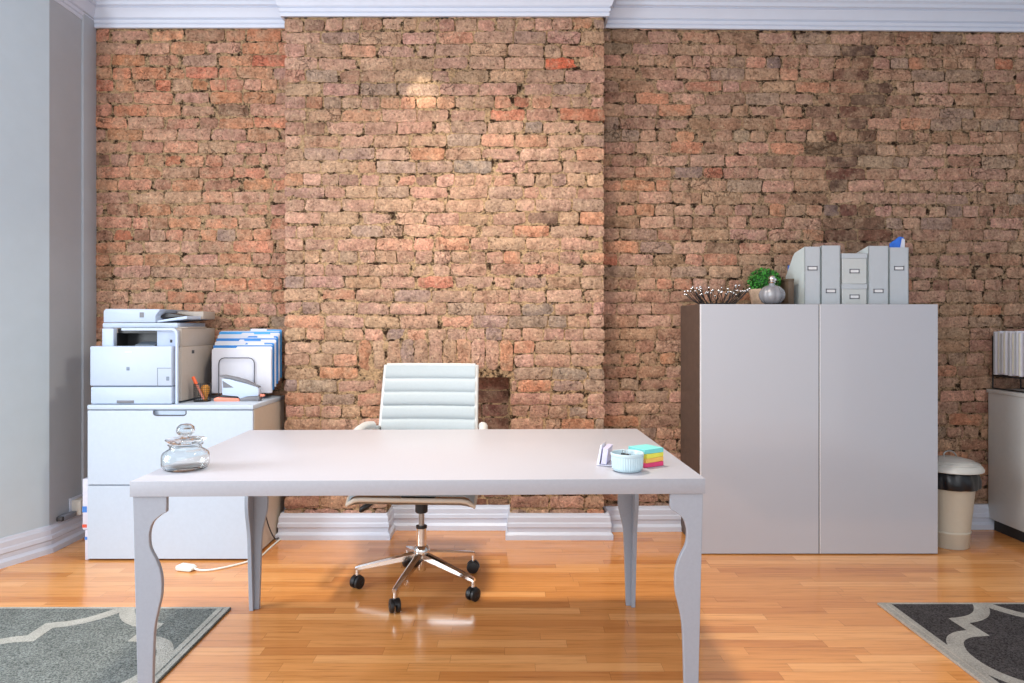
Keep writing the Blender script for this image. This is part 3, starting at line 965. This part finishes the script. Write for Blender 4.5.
# paper packs squeezed between the cabinet and the plaster wall
pk = thing('paper_pack', 'white paper pack at floor level beside the filing cabinet, under another pack', 'paper pack', (-2.09, 3.52, 0), 0, 'paper packs beside the filing cabinet')
B().box((-2.098, 3.42, 0), (-2.081, 3.66, .148), bev=.003).build('wrapper', 'pack_white', pk)
B().box((-2.0985, 3.4192, .10), (-2.086, 3.425, .115)).build('printed_band', 'pack_blue', pk)
pk = thing('paper_pack', 'white paper pack with blue and red bands beside the filing cabinet, upper one', 'paper pack', (-2.095, 3.52, .149), 0, 'paper packs beside the filing cabinet')
B().box((-2.110, 3.42, .149), (-2.081, 3.66, .40), bev=.003).build('wrapper', 'pack_white', pk)
B().box((-2.1105, 3.4192, .235), (-2.088, 3.425, .265)).build('blue_band', 'pack_blue', pk)
B().box((-2.1105, 3.4192, .160), (-2.088, 3.425, .176)).build('red_band', 'pack_red', pk)

# socket adapter and power strip on the left wall
ad = thing('plug_adapter', 'beige plug adapter on the left wall beside the filing cabinet', 'plug', (XL + .03, 3.75, .142))
B().box((XL + .002, 3.705, .142), (XL + .055, 3.795, .222), bev=.006).build('adapter_body', 'adapter_beige', ad)
B().box((XL + .0005, 3.69, .150), (XL + .006, 3.81, .235), bev=.002).build('wall_plate', 'trim_white', ad)
ps = thing('power_strip', 'grey power strip lying along the left baseboard', 'power strip', (XL + .03, 3.64, .139))
B().prism([(3.60, .141), (3.70, .141), (3.70, .168), (3.60, .168)], 'x', XL + .001, XL + .038, bev=.005).build('strip_body', 'strip_grey', ps)
B().prism([(3.580, .143), (3.601, .143), (3.601, .167), (3.580, .167)], 'x', XL + .004, XL + .036, bev=.005).build('end_cap', 'cable_dark', ps)

# white cable with connector on the floor
cb = thing('extension_cable', 'white extension lead on the floor in front of the filing cabinet', 'cable', (-1.55, 3.32, 0))
b = B(); b.tube(catmull([(-1.49, 3.268, .012), (-1.45, 3.262, .006), (-1.39, 3.28, .005), (-1.30, 3.36, .005), (-1.248, 3.45, .005), (-1.244, 3.6, .005), (-1.238, 3.76, .005)], 6), .0048, n=8); b.build('cord', 'cable_white', cb)
b = B(); b.prism([(-1.598, .004), (-1.59, .002), (-1.525, .002), (-1.512, .007), (-1.512, .017), (-1.528, .026), (-1.59, .028), (-1.60, .022)], 'y', 3.268, 3.312, bev=.004, mtx=Matrix.Translation((-1.525, 3.275, 0)) @ Matrix.Rotation(R(-14), 4, 'Z') @ Matrix.Translation((1.55, -3.29, 0))); b.build('connector', 'cable_white', cb)
cd = B(); cd.tube(catmull([(-1.2615, 3.52, .34), (-1.258, 3.58, .16), (-1.25, 3.67, .035), (-1.248, 3.75, .012), (-1.252, 3.83, .03)], 6), .0035, n=8)
tag(cd.build('dark_cable', 'cable_dark'), 'dark cable trailing down the side of the filing cabinet to the floor', 'cable')

# ----------------------------------------------------------------------------- tall two-door cabinet
KX0, KX1, KY0, KY1, KH = .962, 2.162, 3.50, 3.908, 1.266
kc = thing('storage_cabinet', 'tall cabinet with two glossy grey doors and dark brown sides', 'cabinet', ((KX0 + KX1) / 2, 3.7, 0))
b = B()
b.box((KX0, KY0 + .018, .006), (KX0 + .018, KY1, KH), bev=.001, seg=1); b.box((KX1 - .018, KY0 + .018, .006), (KX1, KY1, KH), bev=.001, seg=1)
b.box((KX0 + .018, KY0 + .018, KH - .018), (KX1 - .018, KY1, KH)); b.box((KX0 + .018, KY0 + .018, .006), (KX1 - .018, KY1, .03)); b.box((KX0 + .018, KY1 - .01, .03), (KX1 - .018, KY1, KH - .018))
b.build('carcass', 'black_brown_wood', kc)
xm = (KX0 + KX1) / 2
for x0, x1 in ((KX0 + .001, xm - .0025), (xm + .0025, KX1 - .001)):
    d = B().box((x0, KY0, .005), (x1, KY0 + .016, KH - .001), bev=.001, seg=1).build('door', 'door_gloss_grey', kc)
    B().box((x0 - .0008, KY0 - .0006, .005), (x0 + .0035, KY0 + .014, KH - .001), bev=.0005, seg=1).build('edge_band', 'door_edge', d)
B().box((xm - .0022, KY0 + .0012, .006), (xm + .0022, KY0 + .0175, KH - .002)).build('door_gap_shade', 'dark_gap', kc)  # black strip stands in for the shade between the doors
B().box((KX0 + .02, KY0 + .03, 0), (KX1 - .02, KY1 - .02, .0065)).build('plinth', 'dark_gap', kc)
KT = KH + .001

# ornaments on top
def wire_bowl():
    c = Vector((1.098, 3.68, KT))
    t = thing('wire_bowl', 'spiky dark wire bowl with silver bead tips on the tall cabinet', 'bowl', c)
    rnd = random.Random(3)
    b = B()
    for r in (.05, .075, .095):
        b.tube([(c.x + r * math.cos(R(q)), c.y + r * math.sin(R(q)), c.z + .004) for q in range(0, 360, 12)], .0026, n=6, closed=True)
    for q in range(0, 360, 45):
        b.tube([(c.x, c.y, c.z + .004), (c.x + .095 * math.cos(R(q)), c.y + .095 * math.sin(R(q)), c.z + .004)], .0022, n=6)
    b.build('wire_base', 'black_wire', t)
    for ring, (r0, r1, zt, n) in enumerate(((.095, .165, .074, 26), (.075, .125, .086, 18), (.05, .085, .064, 10))):
        for k in range(n):
            a = 2 * math.pi * (k + .5 * ring) / n
            a2 = a + rnd.uniform(-.06, .25)
            p0 = c + Vector((r0 * math.cos(a), r0 * math.sin(a), .006))
            p1 = c + Vector((r1 * math.cos(a2), r1 * math.sin(a2), zt + rnd.uniform(-.018, .012)))
            b = B(); b.tube([p0, p0.lerp(p1, .5) + Vector((0, 0, -.004)), p1], .0017, n=5)
            rod = b.build('rod', 'black_wire', t)
            b = B(); b.ball(p1, .0066, u=10, v=6); b.build('bead_tip', 'silver', rod)
wire_bowl()

PL = Vector((1.374, 3.745, KT))
pl = thing('potted_plant', 'round clipped green plant in a stone pot on the tall cabinet', 'plant', PL)
b = B(); b.lathe([(0, 0), (.062, 0), (.066, .004), (.080, .080), (.081, .086), (.074, .086), (.070, .074), (0, .072)], c=PL, n=28); b.build('pot', 'pot_stone', pl)
B().lathe([(0, .0735), (.069, .0735), (0, .078)], c=PL, n=20).build('soil', 'soil', pl)
def leaves(seed, n, rad, ctr, mats, r_lo):
    b = B(); rnd = random.Random(seed)
    for i in range(n):
        z = 1 - 2 * (i + .5) / n; ph = i * 2.399963
        d = Vector((math.sqrt(1 - z * z) * math.cos(ph), math.sqrt(1 - z * z) * math.sin(ph), z))
        if d.z < -.62: continue
        r = rad * rnd.uniform(r_lo, 1.04)
        p = ctr + Vector((d.x * r, d.y * r, d.z * r * .88))
        u = (d.orthogonal().normalized() * rnd.uniform(-1, 1) + d.cross(d.orthogonal()).normalized() * rnd.uniform(-1, 1)).normalized()
        tip = (d * .8 + u * .8).normalized(); s = tip.cross(d).normalized()
        L, Wd = rnd.uniform(.009, .015), rnd.uniform(.003, .005)
        q = [p, p + tip * L * .5 + s * Wd, p + tip * L, p + tip * L * .5 - s * Wd]
        f = b.bm.faces.new([b.bm.verts.new(x) for x in q]); f.material_index = 0 if rnd.random() < .72 else 1
    return b
b = leaves(4, 1500, .080, PL + Vector((0, 0, .125)), 0, .80)
b.ball(PL + Vector((0, 0, .125)), .066, (1, 1, .88), mi=1)
b.build('foliage', ['leaf_green', 'leaf_dark'], pl)

DC = Vector((1.352, 3.578, KT))
dc = thing('glass_flask', 'round ribbed smoky glass flask with silver stopper beside the potted plant', 'flask', DC)
b = B()
outer = [(0, 0), (.030, 0), (.046, .010), (.058, .028), (.063, .048), (.058, .068), (.044, .086), (.026, .096), (.015, .098), (.014, .108)]
inner = [(.010, .108), (.011, .096), (.024, .091), (.040, .081), (.053, .066), (.057, .048), (.053, .030), (.042, .015), (.028, .007), (0, .006)]
b.lathe(outer + inner, c=DC, n=72, ripple=lambda a, z: 1 + .07 * abs(math.cos(a * 5)))
b.build('bottle_body', 'smoky_glass', dc)
b = B(); b.lathe([(0, .109), (.018, .109), (.020, .114), (.014, .120), (0, .120)], c=DC, n=20); b.ball(DC + Vector((0, 0, .132)), .017); b.ball(DC + Vector((.014, -.002, .126)), .010); b.build('stopper', 'silver', dc)

bx = thing('trinket_box', 'small dark brown box wedged between the flask and the first magazine file', 'box', (1.485, 3.73, KT))
B().box((1.470, 3.66, KT), (1.500, 3.80, KT + .125), bev=.002).build('box_body', 'dark_box', bx)
B().box((1.469, 3.658, KT + .125), (1.5010, 3.802, KT + .138), bev=.002).build('box_lid', 'dark_box', bx)

# magazine files
FYm = 3.60
def label_holder(b, cx, z, y):
    for (x0, x1, z0, z1) in ((-.026, .026, .0065, .0115), (-.026, .026, -.0115, -.0065), (-.026, -.021, -.0115, .0115), (.021, .026, -.0115, .0115)):
        b.box((cx + x0, y - .0016, z + z0), (cx + x1, y + .001, z + z1))
    return b
def magazine_file(name_label, x0, x1, low, ht=.304, rot=0.0):
    t = thing('magazine_file', name_label, 'magazine file', ((x0 + x1) / 2, FYm, KT), rot, 'grey magazine files on the tall cabinet')
    w = (x1 - x0) / 2; th = .003
    side = [(0, 0), (.245, 0), (.245, .165), (.235, .172), (.150, .262), (.125, .280), (.0, ht)]
    b = B()
    b.box((-w, 0, 0), (w, th, ht), bev=.0008, seg=1)
    b.box((-w + th, th, 0), (w - th, .245, th))
    b.box((-w + th, .242, 0), (w - th, .245, .16))
    b.build('spine', 'file_grey', t, local=True)
    for s in (-1, 1):
        B().prism(side, 'x', *sorted((s * w, s * (w - th)))).build('side_panel', 'file_side', t, local=True)
    z = .070 if low else .188
    label_holder(B(), 0, z, 0).build('label_holder', 'label_metal', t, local=True)
    B().box((-.021, -.0008, z - .0065), (.021, .0005, z + .0065)).build('label_card', 'label_paper', t, local=True)
    return t
magazine_file('grey magazine file at the left end, beside the brown box and potted plant', 1.530, 1.612, False, .300)
magazine_file('grey magazine file just left of the two stacked boxes, label near its foot', 1.617, 1.716, True, .306)
magazine_file('grey magazine file just right of the two stacked boxes, label near its foot', 1.862, 1.966, True, .304)
magazine_file('grey magazine file at the right end, holding a blue document', 1.971, 2.071, False, .296)
def storage_box(label, z, h, x0=1.724, x1=1.855):
    t = thing('storage_box', label, 'box', ((x0 + x1) / 2, FYm, z), 0, 'grey lidded boxes between the magazine files')
    B().box((x0 + .002, FYm, z), (x1 - .002, FYm + .24, z + h - .004), bev=.0015, seg=1).build('box_body', 'box_grey', t)
    B().box((x0, FYm - .003, z + h - .026), (x1, FYm + .243, z + h), bev=.0015, seg=1).build('box_lid', 'file_grey', t)
    zc = z + (h - .026) * .5
    label_holder(B(), (x0 + x1) / 2, zc, FYm).build('label_holder', 'label_metal', t)
    B().box(((x0 + x1) / 2 - .021, FYm - .0008, zc - .0065), ((x0 + x1) / 2 + .021, FYm + .0005, zc + .0065)).build('label_card', 'label_paper', t)
storage_box('grey lidded box at the bottom of the stack between magazine files', KT, .106)
storage_box('grey lidded box on top of another box between magazine files', KT + .107, .158)
# documents in the files
bd = B(); bd.prism([(1.985, KT + .01), (2.055, KT + .01), (2.062, KT + .352), (2.040, KT + .356), (1.990, KT + .320)], 'y', FYm + .03, FYm + .036); bd.prism([(1.992, KT + .02), (2.060, KT + .02), (2.064, KT + .34), (2.05, KT + .346)], 'y', FYm + .022, FYm + .026, mi=1)
tag(recentre(bd.build('document_sleeve', ['blue_document', 'paper_white']), (2.02, FYm + .03, KT + .004)), 'blue document sticking up out of the rightmost magazine file', 'document')
bd = B(); bd.box((1.538, FYm + .16, KT + .004), (1.545, FYm + .238, KT + .222))
tag(recentre(bd.build('booklet', 'blue_document'), (1.541, FYm + .2, KT + .004)), 'dark blue booklet edge peeking from the leftmost magazine file', 'booklet')

# ----------------------------------------------------------------------------- waste bin
BC = Vector((2.318, 3.66, 0))
wb = thing('waste_bin', 'cream metal waste bin with lid in the gap beside the tall cabinet', 'bin', BC)
b = B()
prof = [(0, 0), (.090, 0), (.093, .004), (.097, .075), (.100, .079), (.100, .084), (.097, .088), (.120, .33), (.123, .334), (.123, .340), (.119, .342), (.115, .33), (.093, .09), (.089, .01), (0, .01)]
b.lathe(prof, c=BC, n=48); b.build('bin_body', 'bin_cream', wb)
b = B(); rn = lambda a, z: 1 + .025 * math.sin(a * 9 + z * 40) + .015 * math.sin(a * 17)
b.lathe([(.111, .30), (.116, .345), (.126, .35), (.133, .335), (.136, .312), (.139, .318), (.139, .352), (.133, .385), (.124, .40), (.114, .39)], c=BC, n=90, ripple=rn); b.build('bin_liner', 'bag_black', wb)
LC = BC + Vector((.006, -.004, 0))
b = B(); b.lathe([(0, .468), (.045, .465), (.09, .454), (.125, .438), (.143, .424), (.150, .412), (.150, .402), (.146, .400), (.140, .410), (.09, .442), (0, .456)], c=LC, n=56); ld = b.build('lid', 'bin_lid', wb)
b = B()
for r, z in ((.105, .4485), (.130, .4365)):
    b.tube([(LC.x + r * math.cos(R(q)), LC.y + r * math.sin(R(q)), z) for q in range(0, 360, 8)], .0025, n=6, closed=True)
b.build('lid_groove', 'bin_lid', ld)
b = B(); b.tube(catmull([(LC.x - .035, LC.y, .465), (LC.x - .033, LC.y, .486), (LC.x - .012, LC.y, .496), (LC.x + .012, LC.y, .492), (LC.x + .028, LC.y, .476), (LC.x + .032, LC.y, .465)], 5), .0038, n=8); b.build('lid_handle', 'steel', ld)

# ----------------------------------------------------------------------------- right-hand cabinet and its organiser
rc = thing('side_cabinet', 'white cabinet with dark plinth at the right edge of the room', 'cabinet', (2.94, 3.5, 0))
B().box((2.722, 3.05, .062), (3.18, 3.945, .775), bev=.002).build('carcass', 'right_cabinet_white', rc)
B().box((2.715, 3.04, .776), (3.19, 3.95, .797), bev=.002).build('top_board', 'right_cabinet_white', rc)
B().box((2.740, 3.08, 0), (3.16, 3.92, .061)).build('plinth', 'dark_gap', rc)
RT = .798
og = thing('folder_rack', 'black wire rack full of white folders on the right-hand cabinet', 'rack', (2.8, 3.835, RT))
b = B()
for x in (2.742, 2.90):
    b.tube([(x, 3.935, RT + .003), (x, 3.935, RT + .30)], .004, n=8)
    b.tube([(x, 3.66, RT + .003), (x, 3.66, RT + .30)], .004, n=8)
    b.tube([(x, 3.66, RT + .075), (x, 3.935, RT + .075)], .004, n=8)
    b.tube([(x, 3.66, RT + .004), (x, 3.935, RT + .004)], .004, n=8)
for y in (3.66, 3.935):
    b.tube([(2.742, y, RT + .075), (2.90, y, RT + .075)], .004, n=8)
b.build('wire_frame', 'black_wire', og)
labs = ['rearmost white folder', 'second white folder from the brick wall', 'third white folder from the brick wall', 'fourth white folder from the brick wall', 'fifth white folder from the brick wall', 'sixth white folder from the brick wall', 'seventh white folder from the brick wall', 'eighth white folder from the brick wall', 'magenta edged folder nearest the room']
for k in range(9):
    y = 3.915 - .0282 * k
    f = thing('hanging_folder', labs[k] + ' in the black rack at far right', 'folder', (2.8, y, RT + .08), 0, 'white folders in the right-hand rack')
    dz = .012 * math.sin(k * 2.3); dx = .004 * math.sin(k * 1.7)
    B().box((2.728 + dx, y - .022, RT + .082 + abs(dz) * .6), (2.915, y - .002, RT + .325 + dz * .4), bev=.003).build('cover', 'paper_white' if k < 8 else 'magenta_paper', f)
    B().box((2.7265 + dx, y - .018, RT + .09 + abs(dz) * .6), (2.7285 + dx, y - .006, RT + .318 + dz * .4)).build('paper_edge', 'paper_cream' if k % 2 else 'file_grey', f)

# ----------------------------------------------------------------------------- rugs with a trellis pattern
def clip(poly, a0, a1, b0, b1):
    for ax, lim, sgn in ((0, a0, 1), (0, a1, -1), (1, b0, 1), (1, b1, -1)):
        out = []
        for i, p in enumerate(poly):
            q = poly[(i + 1) % len(poly)]
            ip, iq = sgn * (p[ax] - lim) >= 0, sgn * (q[ax] - lim) >= 0
            if ip: out.append(p)
            if ip != iq:
                t = (lim - p[ax]) / (q[ax] - p[ax])
                out.append((p[0] + t * (q[0] - p[0]), p[1] + t * (q[1] - p[1])))
        poly = out
        if len(poly) < 3: return []
    return poly
unit = catmull([(.425, -.012), (.402, .045), (.374, .090), (.341, .126), (.288, .160), (.224, .179)], 4) + catmull([(.226, .287), (.168, .298), (.118, .328), (.086, .372), (.063, .43), (.056, .492)], 4)
def strip(pts, hw):
    """flat ribbon as overlapping quads plus a pointed wedge on the outside of every bend"""
    P = [Vector(p) for p in pts]; out = []
    N = []
    for p, q in zip(P, P[1:]):
        d = (q - p).normalized(); n = Vector((-d.y, d.x)); N.append((d, n))
        out.append([tuple(p + n * hw), tuple(q + n * hw), tuple(q - n * hw), tuple(p - n * hw)])
    for i in range(1, len(P) - 1):
        (d0, n0), (d1, n1) = N[i - 1], N[i]
        turn = d0.x * d1.y - d0.y * d1.x
        sg = -1 if turn > 0 else 1
        den = 1 + n0.dot(n1)
        if abs(turn) < 1e-4 or den < .12:
            continue
        m = (n0 + n1) / den
        out.append([tuple(P[i]), tuple(P[i] + n0 * hw * sg), tuple(P[i] + m * hw * sg), tuple(P[i] + n1 * hw * sg)])
    return out
def rug(label, cx, cy, sx, A, Bl, mats):
    t = B(); bm = t.bm
    TH = .009
    t.box((0, 0, 0), (A, Bl, TH), bev=.003, mi=2)
    if sx > 0:
        bmesh.ops.reverse_faces(bm, faces=bm.faces[:])
    faces = [([(.006, .006), (A - .006, .006), (A - .006, Bl - .006), (.006, Bl - .006)], 0, TH + .0003)]
    polys = []
    for i in range(0, 3):
        for j in range(-1, 3):
            for ma in (0, 1):
                for mb in (0, 1):
                    for q in strip(unit, .027):
                        pp = []
                        for a, b_ in q:
                            if ma: a = 2 * .425 - a
                            if mb: b_ = 2 * .49 - b_
                            pp.append((a + i * .74, b_ + j * .98))
                        pp = clip(pp, .03, A - .03, .012, Bl - .012)
                        if pp: polys.append(pp)
    bw, bb = .05, .02
    polys += [[(.004, .004), (A - .004, .004), (A - .004, bb), (.004, bb)], [(.004, Bl - bb), (A - .004, Bl - bb), (A - .004, Bl - .004), (.004, Bl - .004)],
              [(.004, .004), (bw, .004), (bw, Bl - .004), (.004, Bl - .004)], [(A - bw, .004), (A - .004, .004), (A - .004, Bl - .004), (A - bw, Bl - .004)]]
    faces += [(pp, 1, TH + .0008 + (k % 97) * .000008) for k, pp in enumerate(polys)]
    faces += [([(.024, .018), (.029, .018), (.029, Bl - .018), (.024, Bl - .018)], 2, TH + .002)]   # piping line in the border
    for pp, mi, z in faces:
        area_ = sum(p[0] * q[1] - q[0] * p[1] for p, q in zip(pp, pp[1:] + pp[:1]))
        if abs(area_) < 1e-8: continue
        if (area_ > 0) == (sx > 0): pp = pp[::-1]       # face up after mirroring
        f = bm.faces.new([bm.verts.new((p[0], p[1], z)) for p in pp]); f.material_index = mi
    for v in bm.verts:
        v.co = Vector((sx * v.co.x, -v.co.y, v.co.z))
    for f in bm.faces:
        f.normal_update()
    o = t.build('trellis_rug', mats)
    o.location = (cx, cy, 0)
    tag(o, label, 'rug', 'trellis rugs')
rug('charcoal trellis rug on the left, beside the front leg of the desk', -1.137, 2.83, -1, 1.55, 2.35, ['pile_charcoal_lit', 'pile_pale_lit', 'pile_charcoal_lit'])
rug('dark charcoal trellis rug on the right in front of the tall cabinet', 1.522, 2.875, 1, 1.55, 2.35, ['pile_charcoal', 'pile_pale', 'pile_edge'])

# ----------------------------------------------------------------------------- things on the desk
DT_ = DH + .001
JC = Vector((-.976, 2.085, DT_))
jr = thing('glass_jar', 'empty round glass jar with ball stopper on the left end of the desk', 'jar', JC)
b = B()
jo = [(0, 0), (.055, 0), (.063, .005), (.067, .013), (.0675, .028), (.067, .043), (.063, .052), (.053, .058), (.046, .062), (.0445, .069), (.050, .075)]
ji = [(.047, .076), (.041, .069), (.0425, .061), (.050, .0545), (.060, .049), (.0638, .042), (.0643, .028), (.0638, .014), (.060, .008), (.050, .005), (0, .005)]
b.lathe(jo + ji, c=JC, n=56); b.build('jar_body', 'clear_glass', jr)
b = B(); b.lathe([(0, .077), (.040, .077), (.052, .083), (.057, .089), (.055, .091), (.040, .091), (.018, .093), (.010, .096), (.010, .099), (.018, .102), (.025, .109), (.0265, .117), (.024, .127), (.015, .134), (0, .136)], c=JC, n=40)
h_ = B(); h_.ball(JC + Vector((0, 0, .1175)), .0225, (1, 1, .70), 24, 14); bmesh.ops.reverse_faces(h_.bm, faces=h_.bm.faces[:]); b._join(h_.bm)
b.build('stopper', 'clear_glass', jr)

RC = Vector((.349, 2.062, DT_))
rk = thing('ramekin', 'small pale blue fluted ramekin on the right end of the desk', 'bowl', RC)
b = B(); b.lathe([(0, .001), (.040, .001), (.043, .003), (.044, .006)], c=RC, n=96)
b.lathe([(.0430, .006), (.0455, .012), (.0470, .045)], c=RC, n=192, ripple=lambda a, z: 1 + .016 * math.cos(a * 40))
b.lathe([(.0470, .044), (.0490, .046), (.0495, .052), (.0480, .054), (.0455, .053), (.0440, .048), (.041, .010), (.036, .007), (0, .007)], c=RC, n=96)
b.build('dish', 'ceramic_blue', rk)
proto = None
spots = [(-.018, -.006, .026, 20, 'binder clip at the left inside the ramekin'), (.016, -.012, .025, 115, 'binder clip nearest the desk front inside the ramekin'), (.006, .018, .028, 250, 'binder clip at the back inside the ramekin'), (-.006, .004, .042, 320, 'topmost binder clip in the ramekin')]
for dx, dy, dz, rz, lab in spots:
    loc = RC + Vector((dx, dy, dz))
    if proto is None:
        proto = thing('binder_clip', 'black ' + lab, 'clip', loc, R(rz), 'black binder clips in the ramekin')
        b = B(); b.prism([(-.008, -.009), (.008, -.009), (.0015, .008), (-.0015, .008)], 'x', -.013, .013, bev=.0008, seg=1); b.build('clip_body', 'black_plastic', proto, local=True)
        b = B()
        for s in (-1, 1):
            b.tube([(-.006, s * .004, .006), (-.005, s * .006, .018), (.005, s * .006, .018), (.006, s * .004, .006)], .0008, n=6)
        b.build('clip_wire', 'steel', proto, local=True)
    else:
        dup(proto, loc, 'black ' + lab, None, R(rz))

NC = Vector((.421, 2.148, DT_))
for k, (m, cname) in enumerate((('note_pink', 'pink pad at the bottom of the sticky note stack beside the ramekin'), ('note_orange', 'orange pad second from the bottom of the sticky note stack'), ('note_yellow', 'yellow pad just below the teal sticky notes beside the ramekin'), ('note_teal', 'teal pad on top of the sticky note stack beside the ramekin'))):
    zz = NC.z + .0138 * k
    if k == 1: h0 = .0085
    o = B().box((-.038, -.038, 0), (.038, .038, .0132), bev=.0006, seg=1).build('sticky_note_pad', m)
    o.location = (NC.x, NC.y, zz); o.rotation_euler = (0, 0, R(33 + (-3, 2, 4, -2)[k]))
    tag(o, cname, 'sticky notes', 'sticky note pads beside the ramekin')

CC = Vector((.304, 2.165, DT_))
cs = thing('card_holder', 'small white leaning card holder to the left of the ramekin', 'card holder', CC, R(-18))
b = B()
b.prism([(-.026, 0), (.026, 0), (.026, .003), (-.018, .003), (-.010, .062), (-.014, .064), (-.026, .004)], 'y', -.040, .040, bev=.0008, seg=1)
b.prism([(.018, .003), (.026, .003), (.027, .014), (.0245, .014)], 'y', -.040, .040)
b.build('stand', 'acrylic_white', cs, local=True)
cd_ = thing('business_cards', 'lavender cards leaning in the white card holder beside the ramekin', 'cards', CC + Vector((0, 0, .0045)), R(-18))
b = B(); b.prism([(-.012, .0045), (.004, .0045), (.010, .052), (-.005, .054)], 'y', -.043, .043)
for v in b.bm.verts: v.co.z -= .0
o = b.build('card_stack', 'card_lavender', cd_, local=True)
o.location = (0, 0, -.0035)

# ----------------------------------------------------------------------------- camera
cam = bpy.data.cameras.new('camera'); co = bpy.data.objects.new('camera', cam); COL.objects.link(co)
co.location = (0, 0, 1.16); co.rotation_euler = (R(90), 0, 0)
cam.sensor_width = 36; cam.lens = 36 * 693 / 1024
cam.shift_x = 2 / 1024; cam.shift_y = -16.5 / 1024
cam.clip_start = .05
scene.camera = co

# ----------------------------------------------------------------------------- light
wd = bpy.data.worlds.new('world'); scene.world = wd; wd.use_nodes = True
bg = wd.node_tree.nodes['Background']
bg.inputs[0].default_value = (.88, .94, 1, 1); bg.inputs[1].default_value = 1.1
def area(name, loc, target, sx, sy, power, col, spread=180):
    l = bpy.data.lights.new(name, 'AREA'); l.shape = 'RECTANGLE'; l.size = sx; l.size_y = sy; l.energy = power; l.color = col; l.spread = R(spread)
    o = bpy.data.objects.new(name, l); COL.objects.link(o); o.location = loc
    o.rotation_euler = (Vector(target) - Vector(loc)).to_track_quat('-Z', 'Y').to_euler()
    return o
area('left_window_light', (-3.3, 1.5, 1.6), (0, 3.2, 1.0), 1.6, 2.2, 120, (.88, .94, 1))
area('front_fill_light', (-.6, -1.0, 2.0), (0, 3.5, 1.2), 3.0, 1.8, 55, (.95, .97, 1))  # unseen soft daylight fill from behind the camera
area('ceiling_lamp', (-.15, 2.75, 2.98), (-.15, 2.75, 0), .22, .22, 31, (1, .89, .74), 125)
sp_ = bpy.data.lights.new('glint_spot', 'SPOT'); sp_.energy = 260; sp_.spot_size = R(5.2); sp_.spot_blend = .5; sp_.color = (1, .92, .72); sp_.shadow_soft_size = .02  # unseen lamp, added to throw the warm glint on the chimney brick
so = bpy.data.objects.new('glint_spot', sp_); COL.objects.link(so); so.location = (-1.4, 1.9, 2.3)
so.rotation_euler = (Vector((-.47, YC, 2.42)) - Vector(so.location)).to_track_quat('-Z', 'Y').to_euler()

scene.view_settings.view_transform = 'Standard'
scene.view_settings.look = 'None'
scene.view_settings.exposure = 0.0
scene.view_settings.gamma = 1.0
